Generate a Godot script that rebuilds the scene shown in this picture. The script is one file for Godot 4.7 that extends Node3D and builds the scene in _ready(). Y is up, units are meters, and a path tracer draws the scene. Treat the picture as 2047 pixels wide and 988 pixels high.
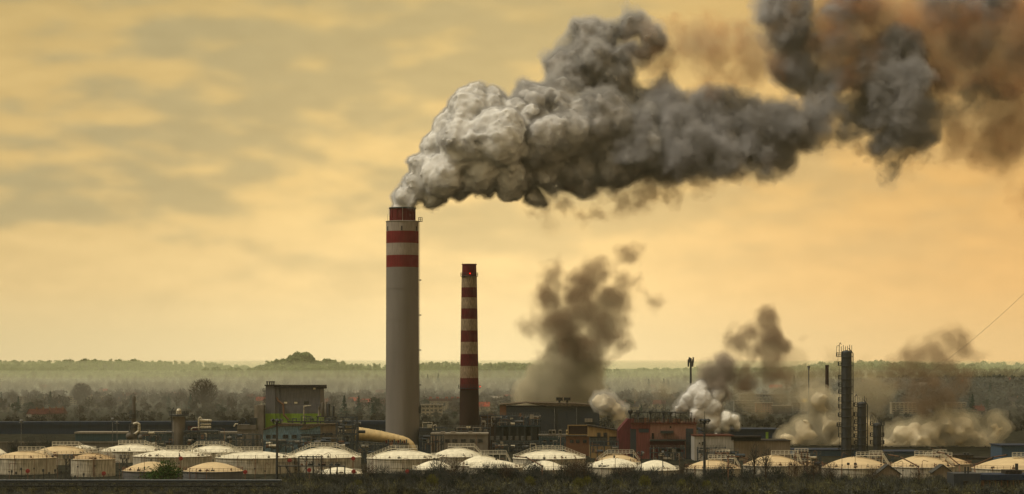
extends Node3D
# A refinery seen through a long lens: tank farm, two chimneys, smoke and steam, a hazy town and hills behind.
# Measures were taken off the photograph as pixels at a known distance; X() and Y() turn them into metres.

const F := 4800.0      # focal length of the lens in photograph pixels
const EYE := 40.0      # height of the viewpoint above the refinery's ground
const HOR := 745.0     # row of the true horizon
const MID := 1023.5

var M := {}
var rng := RandomNumberGenerator.new()
var used := {}


func X(px: float, d: float) -> float: return (px - MID) / F * d
func Y(py: float, d: float) -> float: return EYE + (HOR - py) / F * d
func at(px: float, py: float, d: float) -> Vector3: return Vector3(X(px, d), Y(py, d), -d)


class Geo:
	var v := PackedVector3Array()
	var n := PackedVector3Array()
	var c := PackedColorArray()
	var ix := PackedInt32Array()
	var tint := Color.WHITE

	func vert(p: Vector3, nn: Vector3) -> int:
		v.append(p); n.append(nn); c.append(tint)
		return v.size() - 1

	func tri(a: Vector3, b: Vector3, d: Vector3) -> void:
		var nn := (b - a).cross(d - a).normalized()
		var i := vert(a, nn); vert(b, nn); vert(d, nn)
		ix.append_array([i, i + 2, i + 1])

	func quad(a: Vector3, b: Vector3, d: Vector3, e: Vector3) -> void:   # counter-clockwise seen from outside
		var nn := (b - a).cross(d - a).normalized()
		var i := vert(a, nn); vert(b, nn); vert(d, nn); vert(e, nn)
		ix.append_array([i, i + 2, i + 1, i, i + 3, i + 2])

	func box(o: Vector3, s: Vector3, b := Basis.IDENTITY) -> Geo:
		var x := b.x * s.x * .5; var y := b.y * s.y * .5; var z := b.z * s.z * .5
		quad(o - x - y + z, o + x - y + z, o + x + y + z, o - x + y + z)
		quad(o + x - y - z, o - x - y - z, o - x + y - z, o + x + y - z)
		quad(o + x - y + z, o + x - y - z, o + x + y - z, o + x + y + z)
		quad(o - x - y - z, o - x - y + z, o - x + y + z, o - x + y - z)
		quad(o - x + y + z, o + x + y + z, o + x + y - z, o - x + y - z)
		quad(o - x - y - z, o + x - y - z, o + x - y + z, o - x - y + z)
		return self

	func span(x0: float, x1: float, y0: float, y1: float, z0: float, z1: float) -> Geo:
		return box(Vector3((x0 + x1) * .5, (y0 + y1) * .5, (z0 + z1) * .5), Vector3(absf(x1 - x0), absf(y1 - y0), absf(z1 - z0)))

	func beam(p: Vector3, q: Vector3, w: float, h := -1.0) -> Geo:
		var d := q - p
		if d.length() < .001: return self
		var zz := d.normalized()
		var side := Vector3.UP.cross(zz)
		side = Vector3.RIGHT if side.length() < .01 else side.normalized()
		return box((p + q) * .5, Vector3(w, w if h < 0 else h, d.length()), Basis(side, zz.cross(side), zz))

	func cyl(p: Vector3, q: Vector3, r0: float, r1: float, seg := 16, cap := true) -> Geo:
		var ax := (q - p).normalized()
		var u := ax.cross(Vector3.RIGHT if absf(ax.x) < .9 else Vector3.UP).normalized()
		var w := ax.cross(u)
		var first := v.size()
		for k in seg + 1:
			var a := TAU * k / seg
			var dir := u * cos(a) + w * sin(a)
			vert(p + dir * r0, dir); vert(q + dir * r1, dir)
		for k in seg:
			var i := first + 2 * k
			ix.append_array([i, i + 1, i + 3, i, i + 3, i + 2])
		if cap:
			for e in 2:
				var o: Vector3 = [p, q][e]; var r: float = [r0, r1][e]; var nn: Vector3 = -ax if e == 0 else ax
				if r < .001: continue
				var m := vert(o, nn)
				for k in seg + 1:
					var a := TAU * k / seg
					vert(o + (u * cos(a) + w * sin(a)) * r, nn)
				for k in seg:
					ix.append_array([m, m + 1 + k, m + 2 + k] if e == 0 else [m, m + 2 + k, m + 1 + k])
		return self

	func tube(pts: Array, r: float, seg := 8) -> Geo:
		for k in pts.size() - 1:
			cyl(pts[k], pts[k + 1], r, r, seg)
		for k in range(1, pts.size() - 1):
			ball(pts[k], r * 1.02, 8, 4)
		return self

	func ball(o: Vector3, r: float, seg := 12, rings := 6, squash := 1.0) -> Geo:
		var prof := []
		for k in rings + 1:
			var a := -PI / 2 + PI * k / rings
			prof.append(Vector2(cos(a) * r, sin(a) * r * squash))
		return lathe(prof, seg, o)

	func lathe(prof: Array, seg: int, o := Vector3.ZERO, a0 := 0.0, a1 := TAU) -> Geo:   # profile of (radius, height), upwards on the outside
		var nrm := []
		for k in prof.size():
			var t: Vector2 = prof[mini(k + 1, prof.size() - 1)] - prof[maxi(k - 1, 0)]
			nrm.append(Vector2(t.y, -t.x).normalized())
		var first := v.size()
		for s in seg + 1:
			var a := a0 + (a1 - a0) * s / seg
			for k in prof.size():
				var dir := Vector3(cos(a), 0, -sin(a))
				vert(o + dir * prof[k].x + Vector3.UP * prof[k].y, dir * nrm[k].x + Vector3.UP * nrm[k].y)
		var m := prof.size()
		for s in seg:
			for k in m - 1:
				var i := first + s * m + k
				ix.append_array([i, i + 1, i + m + 1, i, i + m + 1, i + m])
		return self

	func prism(poly: Array, z0: float, z1: float) -> Geo:   # outline in x, y, counter-clockwise; z0 < z1
		var p := PackedVector2Array(poly)
		var area := 0.0
		for k in p.size(): area += p[k].cross(p[(k + 1) % p.size()])
		if area < 0: p.reverse()
		for k in p.size():
			var a := p[k]; var b := p[(k + 1) % p.size()]
			quad(Vector3(a.x, a.y, z0), Vector3(b.x, b.y, z0), Vector3(b.x, b.y, z1), Vector3(a.x, a.y, z1))
		var t := Geometry2D.triangulate_polygon(p)
		for k in range(0, t.size(), 3):
			var a := p[t[k]]; var b := p[t[k + 1]]; var d := p[t[k + 2]]
			if (b - a).cross(d - a) < 0:
				var sw := b; b = d; d = sw
			tri(Vector3(a.x, a.y, z1), Vector3(b.x, b.y, z1), Vector3(d.x, d.y, z1))
			tri(Vector3(a.x, a.y, z0), Vector3(d.x, d.y, z0), Vector3(b.x, b.y, z0))
		return self

	func rail(p: Vector3, q: Vector3, h := 1.1, gap := 1.6, w := .1) -> Geo:   # a straight handrail: posts, top rail, knee rail
		var k := maxi(1, int(p.distance_to(q) / gap))
		for i in k + 1:
			var o := p.lerp(q, float(i) / k)
			box(o + Vector3(0, h * .5, 0), Vector3(w, h, w))
		beam(p + Vector3(0, h, 0), q + Vector3(0, h, 0), w)
		beam(p + Vector3(0, h * .5, 0), q + Vector3(0, h * .5, 0), w * .8)
		return self

	func ring_rail(o: Vector3, r: float, h := 1.1, count := 24, w := .1) -> Geo:
		for i in count:
			var a := TAU * i / count; var b := TAU * (i + 1) / count
			var p := o + Vector3(cos(a) * r, 0, sin(a) * r); var q := o + Vector3(cos(b) * r, 0, sin(b) * r)
			box(p + Vector3(0, h * .5, 0), Vector3(w, h, w))
			beam(p + Vector3(0, h, 0), q + Vector3(0, h, 0), w)
			beam(p + Vector3(0, h * .5, 0), q + Vector3(0, h * .5, 0), w * .8)
		return self

	func mesh() -> ArrayMesh:
		var a := []; a.resize(Mesh.ARRAY_MAX)
		a[Mesh.ARRAY_VERTEX] = v; a[Mesh.ARRAY_NORMAL] = n; a[Mesh.ARRAY_COLOR] = c; a[Mesh.ARRAY_INDEX] = ix
		var m := ArrayMesh.new()
		m.add_surface_from_arrays(Mesh.PRIMITIVE_TRIANGLES, a)
		return m


func numbered(called: String) -> String:
	var k: int = used.get(called, 0)
	used[called] = k + 1
	return called if k == 0 else "%s_%03d" % [called, k]


func tag(o: Node3D, label: String, category: String, group := "") -> Node3D:
	o.set_meta("label", label); o.set_meta("category", category)
	if group: o.set_meta("group", group)
	return o


func thing(called: String, label: String, category: String, pos: Vector3, group := "") -> Node3D:
	var o := Node3D.new(); o.name = numbered(called); o.position = pos
	add_child(o)
	return tag(o, label, category, group)


func part(called: String, g: Geo, m: String, parent: Node3D) -> MeshInstance3D:
	return part_mesh(called, g.mesh(), m, parent)


func part_mesh(called: String, mesh: Mesh, m: String, parent: Node3D) -> MeshInstance3D:
	var o := MeshInstance3D.new(); o.mesh = mesh; o.material_override = M[m]
	var k := 0; var nm := called
	while parent.has_node(NodePath(nm)):
		k += 1; nm = "%s_%03d" % [called, k]
	o.name = nm
	parent.add_child(o)
	return o


func whole(called: String, g: Geo, m: String, pos: Vector3, label: String, category: String, group := "") -> MeshInstance3D:
	var o := MeshInstance3D.new(); o.mesh = g.mesh(); o.material_override = M[m]; o.name = numbered(called); o.position = pos
	add_child(o); tag(o, label, category, group)
	return o


func struct(called: String, mesh: Mesh, m: String, kind := "structure") -> MeshInstance3D:
	var o := MeshInstance3D.new(); o.mesh = mesh; o.material_override = M[m]; o.name = numbered(called)
	add_child(o); o.set_meta("kind", kind)
	return o


func copy(o: Node3D, pos: Vector3, turn := 0.0, size := Vector3.ONE, label := "") -> Node3D:
	var c: Node3D = o.duplicate()
	c.name = numbered(String(o.name).rstrip("0123456789").rstrip("_")); c.position = pos; c.rotation.y = turn; c.scale = size
	if label: c.set_meta("label", label)
	add_child(c)
	return c


# ------------------------------------------------------------------ materials

func noise_tex(seed_: int, freq: float, lo: float, hi: float, oct := 4, size := 512, type := FastNoiseLite.TYPE_SIMPLEX_SMOOTH) -> NoiseTexture2D:
	var t := NoiseTexture2D.new(); t.width = size; t.height = size; t.seamless = true
	var nz := FastNoiseLite.new(); nz.seed = seed_; nz.frequency = freq; nz.noise_type = type; nz.fractal_octaves = oct
	t.noise = nz
	var g := Gradient.new(); g.set_color(0, Color(lo, lo, lo)); g.set_color(1, Color(hi, hi, hi))
	t.color_ramp = g
	return t


func mk(key: String, col: Color, rough := .85, tex: Texture2D = null, scale := Vector3(.05, .05, .05), metal := 0.0) -> StandardMaterial3D:
	var m := StandardMaterial3D.new(); m.resource_name = key
	m.albedo_color = col; m.roughness = rough; m.metallic = metal
	if tex:
		m.albedo_texture = tex; m.uv1_triplanar = true; m.uv1_world_triplanar = true; m.uv1_scale = scale
	M[key] = m
	return m


func materials() -> void:
	var ds := mk("dense_smoke", Color(.94, .935, .925), 1.0)
	ds.specular_mode = BaseMaterial3D.SPECULAR_DISABLED
	var dw := mk("steam_white", Color(.97, .96, .93), 1.0)
	dw.specular_mode = BaseMaterial3D.SPECULAR_DISABLED
	var dm := mk("mixed_smoke", Color(.90, .89, .88), 1.0)
	dm.specular_mode = BaseMaterial3D.SPECULAR_DISABLED
	var dt := mk("steam_tan", Color(.97, .91, .79), 1.0)
	dt.specular_mode = BaseMaterial3D.SPECULAR_DISABLED
	var dd := mk("sooty_smoke", Color(.74, .725, .72), 1.0)
	dd.specular_mode = BaseMaterial3D.SPECULAR_DISABLED
	var grime := noise_tex(1, .012, .80, 1.02, 5)
	var smooth_ := noise_tex(4, .006, .88, 1.02, 4)
	var stain := noise_tex(6, .014, .50, 1.05, 5)
	var blot := noise_tex(2, .03, .45, 1.1, 4)
	var fine := noise_tex(3, .08, .55, 1.1, 3)
	var sv := Vector3(.16, .02, .16)   # runs of rain: stretched up and down
	var sb := Vector3(.06, .05, .06)
	mk("tank_wall", Color(.72, .69, .62), .7, stain, sv)
	mk("tank_wall_grey", Color(.66, .62, .55), .75, stain, sv)
	mk("tank_roof", Color(.90, .87, .77), .6, grime, sb)
	mk("tank_roof_sand", Color(.76, .67, .51), .65, smooth_, sb)
	mk("tank_roof_tan", Color(.74, .63, .46), .7, grime, sb)
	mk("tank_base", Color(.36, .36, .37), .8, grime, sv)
	mk("rail", Color(.74, .72, .66), .6)
	mk("rail_rust", Color(.40, .30, .24), .8)
	mk("steel_dark", Color(.13, .155, .18), .6, blot, sb)
	mk("steel_blue", Color(.17, .23, .28), .6, blot, sb)
	mk("steel_grey", Color(.40, .40, .39), .6, blot, sb)
	mk("pipe_silver", Color(.82, .78, .68), .4, blot, sb, .3)
	mk("duct_tan", Color(.78, .68, .48), .55, grime, sb, .1)
	mk("concrete", Color(.43, .405, .37), .9, grime, Vector3(.05, .02, .05))
	mk("concrete_shaft", Color(.44, .42, .40), .9, smooth_, Vector3(.05, .006, .05))
	mk("concrete_pale", Color(.52, .49, .44), .9, grime, sv)
	mk("concrete_dark", Color(.38, .36, .33), .9, grime, sv)
	mk("band_white", Color(.56, .52, .48), .85, grime, sv)
	mk("band_red", Color(.42, .12, .13), .85, grime, sv)
	mk("band_cream", Color(.62, .54, .44), .85, blot, sv)
	mk("band_maroon", Color(.38, .09, .11), .85, blot, sv)
	mk("crown_red", Color(.36, .10, .11), .85, grime, sv)
	mk("brick_dark", Color(.27, .21, .19), .95, noise_tex(9, .16, .3, 1.15, 3), Vector3(.12, .22, .12))
	mk("brick_brown", Color(.50, .36, .28), .95, fine, Vector3(.2, .2, .2))
	mk("clad_grey", Color(.34, .34, .36), .7, grime, sv)
	mk("clad_green", Color(.42, .54, .10), .7, grime, sv)
	mk("clad_navy", Color(.075, .125, .18), .7, grime, sv)
	mk("clad_blue", Color(.42, .54, .60), .7, blot, sv)
	mk("shed_blue", Color(.11, .25, .36), .7, grime, sv)
	mk("shed_slate", Color(.13, .18, .26), .8, grime, sv)
	mk("shed_teal", Color(.18, .26, .29), .8, grime, sv)
	mk("roof_dark", Color(.22, .20, .19), .9, blot, sb)
	mk("roof_brown", Color(.38, .33, .27), .9, blot, sb)
	mk("ochre", Color(.54, .45, .31), .85, grime, sv)
	mk("red_wall", Color(.40, .23, .22), .85, grime, sv)
	mk("red_wall_deep", Color(.34, .16, .18), .85, grime, sv)
	mk("salmon_wall", Color(.48, .35, .31), .85, grime, sv)
	mk("glass_dark", Color(.07, .09, .11), .25)
	mk("black_gap", Color(.06, .06, .06), .9)
	mk("white_wall", Color(.60, .585, .56), .85, grime, sv)
	mk("beige_wall", Color(.48, .43, .37), .85, grime, sv)
	mk("valve_red", Color(.48, .08, .07), .6)
	mk("roof_orange", Color(.64, .24, .13), .9, blot, sb)
	mk("roof_rust", Color(.36, .20, .16), .9, blot, sb)
	mk("house_cream", Color(.60, .55, .45), .9, blot, sb)
	mk("house_pale", Color(.52, .50, .46), .9, blot, sb)
	mk("house_yellow", Color(.66, .54, .16), .9)
	mk("bark", Color(.24, .20, .17), .95)
	mk("twig_brown", Color(.24, .20, .175), .95)
	mk("twig_grey", Color(.22, .23, .23), .95)
	mk("leaf_dark", Color(.13, .18, .15), .9)
	mk("leaf_olive", Color(.32, .32, .14), .9)
	mk("leaf_green", Color(.20, .29, .14), .9)
	mk("leaf_blue", Color(.15, .23, .22), .9)
	var tinted := mk("tinted", Color.WHITE, .95)
	tinted.vertex_color_use_as_albedo = true
	mk("ground", Color(.20, .20, .17), .95, noise_tex(12, .02, .5, 1.1, 5), Vector3(.01, .01, .01))
	mk("hill", Color(.36, .40, .24), .95, noise_tex(13, .02, .5, 1.1, 5), Vector3(.004, .004, .004))
	mk("road", Color(.27, .27, .27), .9)
	for k in M:   # soil, bark, leaves and brick do not shine
		if k in ["ground", "hill", "bark", "tinted"] or k.begins_with("leaf") or k.begins_with("twig") or k.begins_with("brick"): M[k].metallic_specular = .05
		elif M[k].roughness > .8: M[k].metallic_specular = .25
	var lamp := mk("lamp_red", Color(.9, .1, .06), .5)
	lamp.emission_enabled = true; lamp.emission = Color(1, .12, .08); lamp.emission_energy_multiplier = 1.6
	mk("lamp_glass", Color(.5, .5, .48), .3)


# ------------------------------------------------------------------ light, sky, camera

func lin(r: float, g: float, b: float) -> Vector3:
	var c := Color(r / 255.0, g / 255.0, b / 255.0).srgb_to_linear()
	return Vector3(c.r, c.g, c.b)


var sky_a := FastNoiseLite.new()
var sky_b := FastNoiseLite.new()


func ramp(stops: Array, x: float) -> Vector3:
	for k in stops.size() - 1:
		if x < stops[k + 1][0]:
			return stops[k][1].lerp(stops[k + 1][1], clampf((x - stops[k][0]) / (stops[k + 1][0] - stops[k][0]), 0, 1))
	return stops[-1][1]


func sky_color(az: float, el: float, stops: Array) -> Color:
	# hazy yellow evening air under a broken deck of cloud; az and el in degrees, az 0 straight ahead
	var c := ramp(stops, el)
	var a := deg_to_rad(az)
	var glow := exp(-(pow(sin(a * .5 + .012) * 2 * 57.3 / 7.5, 2) + pow((el - 3.0) / 5.5, 2)))
	c *= .95 + .22 * glow
	var right := clampf(sin(a) * 4.0, -1, 1)
	c *= Vector3(1, 1, 1).lerp(Vector3(.94, .75, .58), smoothstep(-.15, 1.0, right) * exp(-el / 30.0))
	c *= 1.0 - .20 * smoothstep(-.15, 1.0, -right) * exp(-el / 30.0)
	var dir := Vector3(sin(a) * cos(deg_to_rad(el)), sin(deg_to_rad(el)) * 3.2, -cos(a) * cos(deg_to_rad(el)))
	dir = dir * 100.0 + Vector3(371.3, 112.7, 918.1)
	var cl := sky_a.get_noise_3dv(dir) * .8 + sky_b.get_noise_3dv(dir) * .55
	var amount := smoothstep(.5, 4.5, el) * (.46 - .30 * right)
	var cloud := smoothstep(-.12, .38, cl) * amount
	c = c.lerp(lin(160, 151, 116) * (1.0 if el < 30 else .9), clampf(cloud, 0, .85))
	var pale := smoothstep(.1, .5, -cl) * amount
	c *= 1.0 + .10 * pale + .07 * sky_b.get_noise_3dv(dir * 2.3) * smoothstep(.3, 2.5, el)
	return Color(c.x, c.y, c.z)


func panorama() -> ImageTexture:
	sky_a.seed = 21; sky_a.frequency = .045; sky_a.fractal_octaves = 5; sky_a.noise_type = FastNoiseLite.TYPE_SIMPLEX_SMOOTH
	sky_b.seed = 8; sky_b.frequency = .2; sky_b.fractal_octaves = 4; sky_b.noise_type = FastNoiseLite.TYPE_SIMPLEX_SMOOTH
	var stops := [[-1.0, lin(255, 230, 174)], [.6, lin(255, 228, 170)], [2.0, lin(247, 213, 149)], [4.5, lin(235, 199, 131)], [9.0, lin(212, 182, 119)], [20.0, lin(208, 187, 138)], [45.0, lin(216, 206, 178) * 1.15], [90.0, lin(220, 215, 200) * 1.4]]
	var w := 512; var h := 256
	var im := Image.create_empty(w, h, false, Image.FORMAT_RGBF)
	for j in h:
		var el := 90.0 - (j + .5) / h * 180.0
		for i in w:   # the left edge of a panorama lies straight ahead
			im.set_pixel(i, j, sky_color((i + .5) / w * 360.0, el, stops) if el > -2 else Color(.05, .045, .035))
	im.resize(4096, 2048, Image.INTERPOLATE_CUBIC)
	# finer where it is low and ahead, the same formula
	var px := 4096.0 / 360.0
	var j0 := int((90 - 24) * px); var j1 := int(91 * px)
	for j in range(j0, j1):
		for i in range(-300, 300):
			im.set_pixel((i + 4096) % 4096, j, sky_color((i + .5) / px, 90.0 - (j + .5) / px, stops))
	return ImageTexture.create_from_image(im)


func view_and_light() -> void:
	var cam := Camera3D.new(); cam.name = "camera"
	cam.projection = Camera3D.PROJECTION_FRUSTUM
	cam.near = 1.0; cam.far = 40000.0
	cam.size = 988.0 / F
	cam.frustum_offset = Vector2(0, (HOR - 494.0) / F)   # the lens is shifted up; the camera looks level
	cam.position = Vector3(0, EYE, 0)
	add_child(cam)
	cam.current = true
	var e := Environment.new()
	e.background_mode = Environment.BG_SKY
	var sm := PanoramaSkyMaterial.new(); sm.panorama = panorama()
	e.sky = Sky.new(); e.sky.sky_material = sm
	e.background_energy_multiplier = .68
	e.tonemap_mode = Environment.TONE_MAPPER_LINEAR
	e.tonemap_exposure = 1.6
	e.sdfgi_enabled = true; e.ssao_enabled = true; e.ssil_enabled = true
	e.volumetric_fog_enabled = true; e.volumetric_fog_density = 0.0
	e.fog_enabled = true; e.fog_density = .000027; e.fog_light_color = Color(.92, .91, .78)
	var we := WorldEnvironment.new(); we.name = "air"; we.environment = e
	add_child(we)
	var sun := DirectionalLight3D.new(); sun.name = "sun"
	sun.light_energy = .5; sun.light_angular_distance = 10.0; sun.light_color = Color(1, .96, .88)
	sun.shadow_enabled = true; sun.directional_shadow_max_distance = 4000
	sun.look_at_from_position(Vector3(-.56, .80, .16), Vector3.ZERO)
	add_child(sun)


# ------------------------------------------------------------------ terrain

var relief := FastNoiseLite.new()


func ground_y(x: float, z: float) -> float:
	var d := -z
	var far := smoothstep(4300, 8600, d)
	var h := far * (44.0 + 60.0 * relief.get_noise_2d(x * .55, z * .25))
	var side := smoothstep(260, 640, x) * smoothstep(2100, 3300, d) * (1 - smoothstep(5000, 7000, d))
	return h + side * 20.0


func terrain() -> void:
	relief.seed = 5; relief.frequency = .0011; relief.fractal_octaves = 3
	var g := Geo.new()
	var rows := []
	var d := -600.0
	while d < 13000.0:
		rows.append(d); d += 120.0 if d < 4000 else 160.0
	var cols := 90
	for r in rows:
		for k in cols + 1:
			var x := lerpf(-1.0, 1.0, float(k) / cols) * (1400.0 + maxf(r, 0) * .42)
			g.vert(Vector3(x, ground_y(x, -r), -r), Vector3.UP)
	for r in rows.size() - 1:
		for k in cols:
			var i := r * (cols + 1) + k
			g.ix.append_array([i, i + cols + 1, i + cols + 2, i, i + cols + 2, i + 1])
	struct("ground", g.mesh(), "ground")


# ------------------------------------------------------------------ smoke

func haze_bank(called: String, label: String, d0: float, d1: float, top: float, density: float, col: Color) -> void:
	var v := FogVolume.new(); v.shape = RenderingServer.FOG_VOLUME_SHAPE_ELLIPSOID; v.name = called   # thins out towards its rim
	v.size = Vector3(14000, top * 2, d1 - d0); v.position = Vector3(0, 0, -(d0 + d1) * .5)
	var m := FogMaterial.new(); m.density = density; m.albedo = col; v.material = m
	add_child(v); tag(v, label, "haze"); v.set_meta("kind", "stuff")


func smoke_field(blobs: Array, d: float, o: Dictionary) -> Dictionary:
	var h: float = o.cell
	var spread: float = o.get("cell_amp", 0.0) + o.get("rough_amp", 0.0) + 1.0
	var lo := Vector3(1e9, 1e9, 1e9); var hi := -lo
	var cs := []
	for b in blobs:
		var c := at(b[0], b[1], d) + Vector3(0, 0, b[3] if b.size() > 3 else 0.0)
		var r: float = b[2] * d / F
		cs.append([c, r]); lo = lo.min(c - Vector3.ONE * (r + spread + h)); hi = hi.max(c + Vector3.ONE * (r + spread + h))
	lo.y = maxf(lo.y, o.get("floor", -100.0))
	var n := Vector3i((hi - lo) / h) + Vector3i.ONE * 2
	var f := PackedFloat32Array(); f.resize(n.x * n.y * n.z); f.fill(-spread * 3 - 3 * h)
	var m := spread + h
	for q in cs:
		var c: Vector3 = (q[0] - lo) / h
		var r: float = q[1]; var reach: float = (r + m) / h
		for k in range(maxi(0, int(c.z - reach)), mini(n.z, int(c.z + reach) + 1)):
			for j in range(maxi(0, int(c.y - reach)), mini(n.y, int(c.y + reach) + 1)):
				var row: int = (k * n.y + j) * n.x
				var d2: float = (k - c.z) * (k - c.z) + (j - c.y) * (j - c.y)
				if d2 > reach * reach: continue
				var w: float = sqrt(reach * reach - d2)
				for i in range(maxi(0, int(c.x - w)), mini(n.x, int(c.x + w) + 1)):
					var v: float = r - h * sqrt(d2 + (i - c.x) * (i - c.x))
					if v > f[row + i]: f[row + i] = v
	var top: float = o.levels[-1][0]
	var ca: float = o.get("cell_amp", 0.0); var ra: float = o.get("rough_amp", 0.0)
	var nc := FastNoiseLite.new(); nc.noise_type = FastNoiseLite.TYPE_CELLULAR; nc.cellular_return_type = FastNoiseLite.RETURN_DISTANCE
	nc.frequency = o.get("cell_freq", .08); nc.fractal_type = FastNoiseLite.FRACTAL_FBM; nc.fractal_octaves = o.get("cell_oct", 3); nc.fractal_gain = o.get("cell_gain", .5); nc.fractal_lacunarity = 2.1
	nc.seed = o.seed
	nc.domain_warp_enabled = true; nc.domain_warp_amplitude = o.get("warp", 6.0); nc.domain_warp_frequency = o.get("cell_freq", .08) * .6
	var nr := FastNoiseLite.new(); nr.noise_type = FastNoiseLite.TYPE_SIMPLEX_SMOOTH; nr.frequency = o.get("rough_freq", .03); nr.fractal_octaves = o.get("rough_oct", 4); nr.seed = o.seed + 7
	nr.fractal_gain = o.get("rough_gain", .5)
	for k in n.z:
		for j in n.y:
			var row: int = (k * n.y + j) * n.x
			for i in n.x:
				var v: float = f[row + i]
				if v > -spread and v < top + spread:
					var x := lo.x + i * h; var y := lo.y + j * h; var z := lo.z + k * h
					if ra > 0.0: v += ra * 1.6 * nr.get_noise_3d(x, y, z)
					if ca > 0.0: v -= ca * (nc.get_noise_3d(x, y, z) + .5)
					f[row + i] = v
	# keep the border empty so that every surface is closed
	for k in n.z:
		for j in n.y:
			var row: int = (k * n.y + j) * n.x
			if k == 0 or j == 0 or k == n.z - 1 or j == n.y - 1:
				for i in n.x: f[row + i] = minf(f[row + i], -.01)
			else:
				f[row] = minf(f[row], -.01); f[row + n.x - 1] = minf(f[row + n.x - 1], -.01)
	return {"f": f, "n": n, "lo": lo, "h": h}


func nets(s: Dictionary, iso: float, base: Vector3) -> ArrayMesh:   # surface nets: a vertex in each cell that the surface crosses
	var f: PackedFloat32Array = s.f; var n: Vector3i = s.n; var lo: Vector3 = s.lo - base; var h: float = s.h
	var vid := PackedInt32Array(); vid.resize(f.size()); vid.fill(-1)
	var vs := PackedVector3Array()
	var sx := 1; var sy := n.x; var sz := n.x * n.y
	var off := [0, 1, sy, sy + 1, sz, sz + 1, sz + sy, sz + sy + 1]
	for k in n.z - 1:
		for j in n.y - 1:
			var row := (k * n.y + j) * n.x
			for i in n.x - 1:
				var a := row + i
				var c := 1 if f[a] > iso else 0
				c += 1 if f[a + 1] > iso else 0
				c += 1 if f[a + sy] > iso else 0
				c += 1 if f[a + sy + 1] > iso else 0
				c += 1 if f[a + sz] > iso else 0
				c += 1 if f[a + sz + 1] > iso else 0
				c += 1 if f[a + sz + sy] > iso else 0
				c += 1 if f[a + sz + sy + 1] > iso else 0
				if c == 0 or c == 8: continue
				var sum := Vector3.ZERO; var cnt := 0
				for e in 12:
					var p0: int; var p1: int
					if e < 4: p0 = (e & 1) * 2 + (e >> 1) * 4; p1 = p0 + 1
					elif e < 8: p0 = (e & 1) + ((e - 4) >> 1) * 4; p1 = p0 + 2
					else: p0 = e - 8; p1 = p0 + 4
					var g0: float = f[a + off[p0]] - iso; var g1: float = f[a + off[p1]] - iso
					if (g0 > 0.0) == (g1 > 0.0): continue
					var t: float = g0 / (g0 - g1)
					sum += Vector3(p0 & 1, (p0 >> 1) & 1, p0 >> 2).lerp(Vector3(p1 & 1, (p1 >> 1) & 1, p1 >> 2), t)
					cnt += 1
				vid[a] = vs.size()
				vs.append(lo + h * (Vector3(i, j, k) + sum / cnt))
	var ix := PackedInt32Array()
	for k in range(1, n.z - 1):
		for j in range(1, n.y - 1):
			var row := (k * n.y + j) * n.x
			for i in range(1, n.x - 1):
				var a := row + i
				if vid[a] < 0: continue
				var ins := f[a] > iso
				for ax in 3:
					var st: int = sx if ax == 0 else sy if ax == 1 else sz
					if (f[a + st] > iso) == ins: continue
					var u: int = sy if ax == 0 else sz if ax == 1 else sx
					var w: int = sz if ax == 0 else sx if ax == 1 else sy
					var q0 := vid[a]; var q1 := vid[a - u]; var q2 := vid[a - u - w]; var q3 := vid[a - w]
					if q0 < 0 or q1 < 0 or q2 < 0 or q3 < 0: continue
					if ins: ix.append_array([q0, q2, q1, q0, q3, q2])
					else: ix.append_array([q0, q1, q2, q0, q2, q3])
	if ix.is_empty(): return null
	var nr := PackedVector3Array(); nr.resize(vs.size())
	for t in range(0, ix.size(), 3):
		var c := (vs[ix[t + 2]] - vs[ix[t]]).cross(vs[ix[t + 1]] - vs[ix[t]])
		nr[ix[t]] += c; nr[ix[t + 1]] += c; nr[ix[t + 2]] += c
	for i in nr.size(): nr[i] = nr[i].normalized()
	var ar := []; ar.resize(Mesh.ARRAY_MAX)
	ar[Mesh.ARRAY_VERTEX] = vs; ar[Mesh.ARRAY_NORMAL] = nr; ar[Mesh.ARRAY_INDEX] = ix
	var m := ArrayMesh.new(); m.add_surface_from_arrays(Mesh.PRIMITIVE_TRIANGLES, ar)
	return m


func solid_core(called: String, m: String, field: Dictionary, iso: float, parent: Node3D) -> void:   # the thick heart of a plume, too dense to look into
	var c := nets(field, iso, parent.position)
	if c != null: part_mesh(called, c, m, parent)


func vapour(called: String, key: String, density: float, col: Color, field: Dictionary, iso: float, parent: Node3D) -> void:
	var m := nets(field, iso, parent.position)
	if m == null: return
	var id := "%s_%.4f_%s" % [key, density, col.to_html()]
	if not M.has(id):
		var fm := FogMaterial.new(); fm.density = density; fm.albedo = col; fm.resource_name = key
		M[id] = fm
	part_mesh(called, m, id, parent)


func smoke(o3: Node3D, part_name: String, blobs: Array, d: float, o: Dictionary) -> void:
	var t0 := Time.get_ticks_msec()
	var s := smoke_field(blobs, d, o)
	if o.has("core"): solid_core(part_name + "_core", o.core_skin, s, o.core, o3)
	for l in o.levels:
		vapour(part_name, part_name, l[1], o.color, s, l[0], o3)
	print(part_name, " ", s.n, " ", Time.get_ticks_msec() - t0, " ms")


# ------------------------------------------------------------------ vegetation

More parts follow.
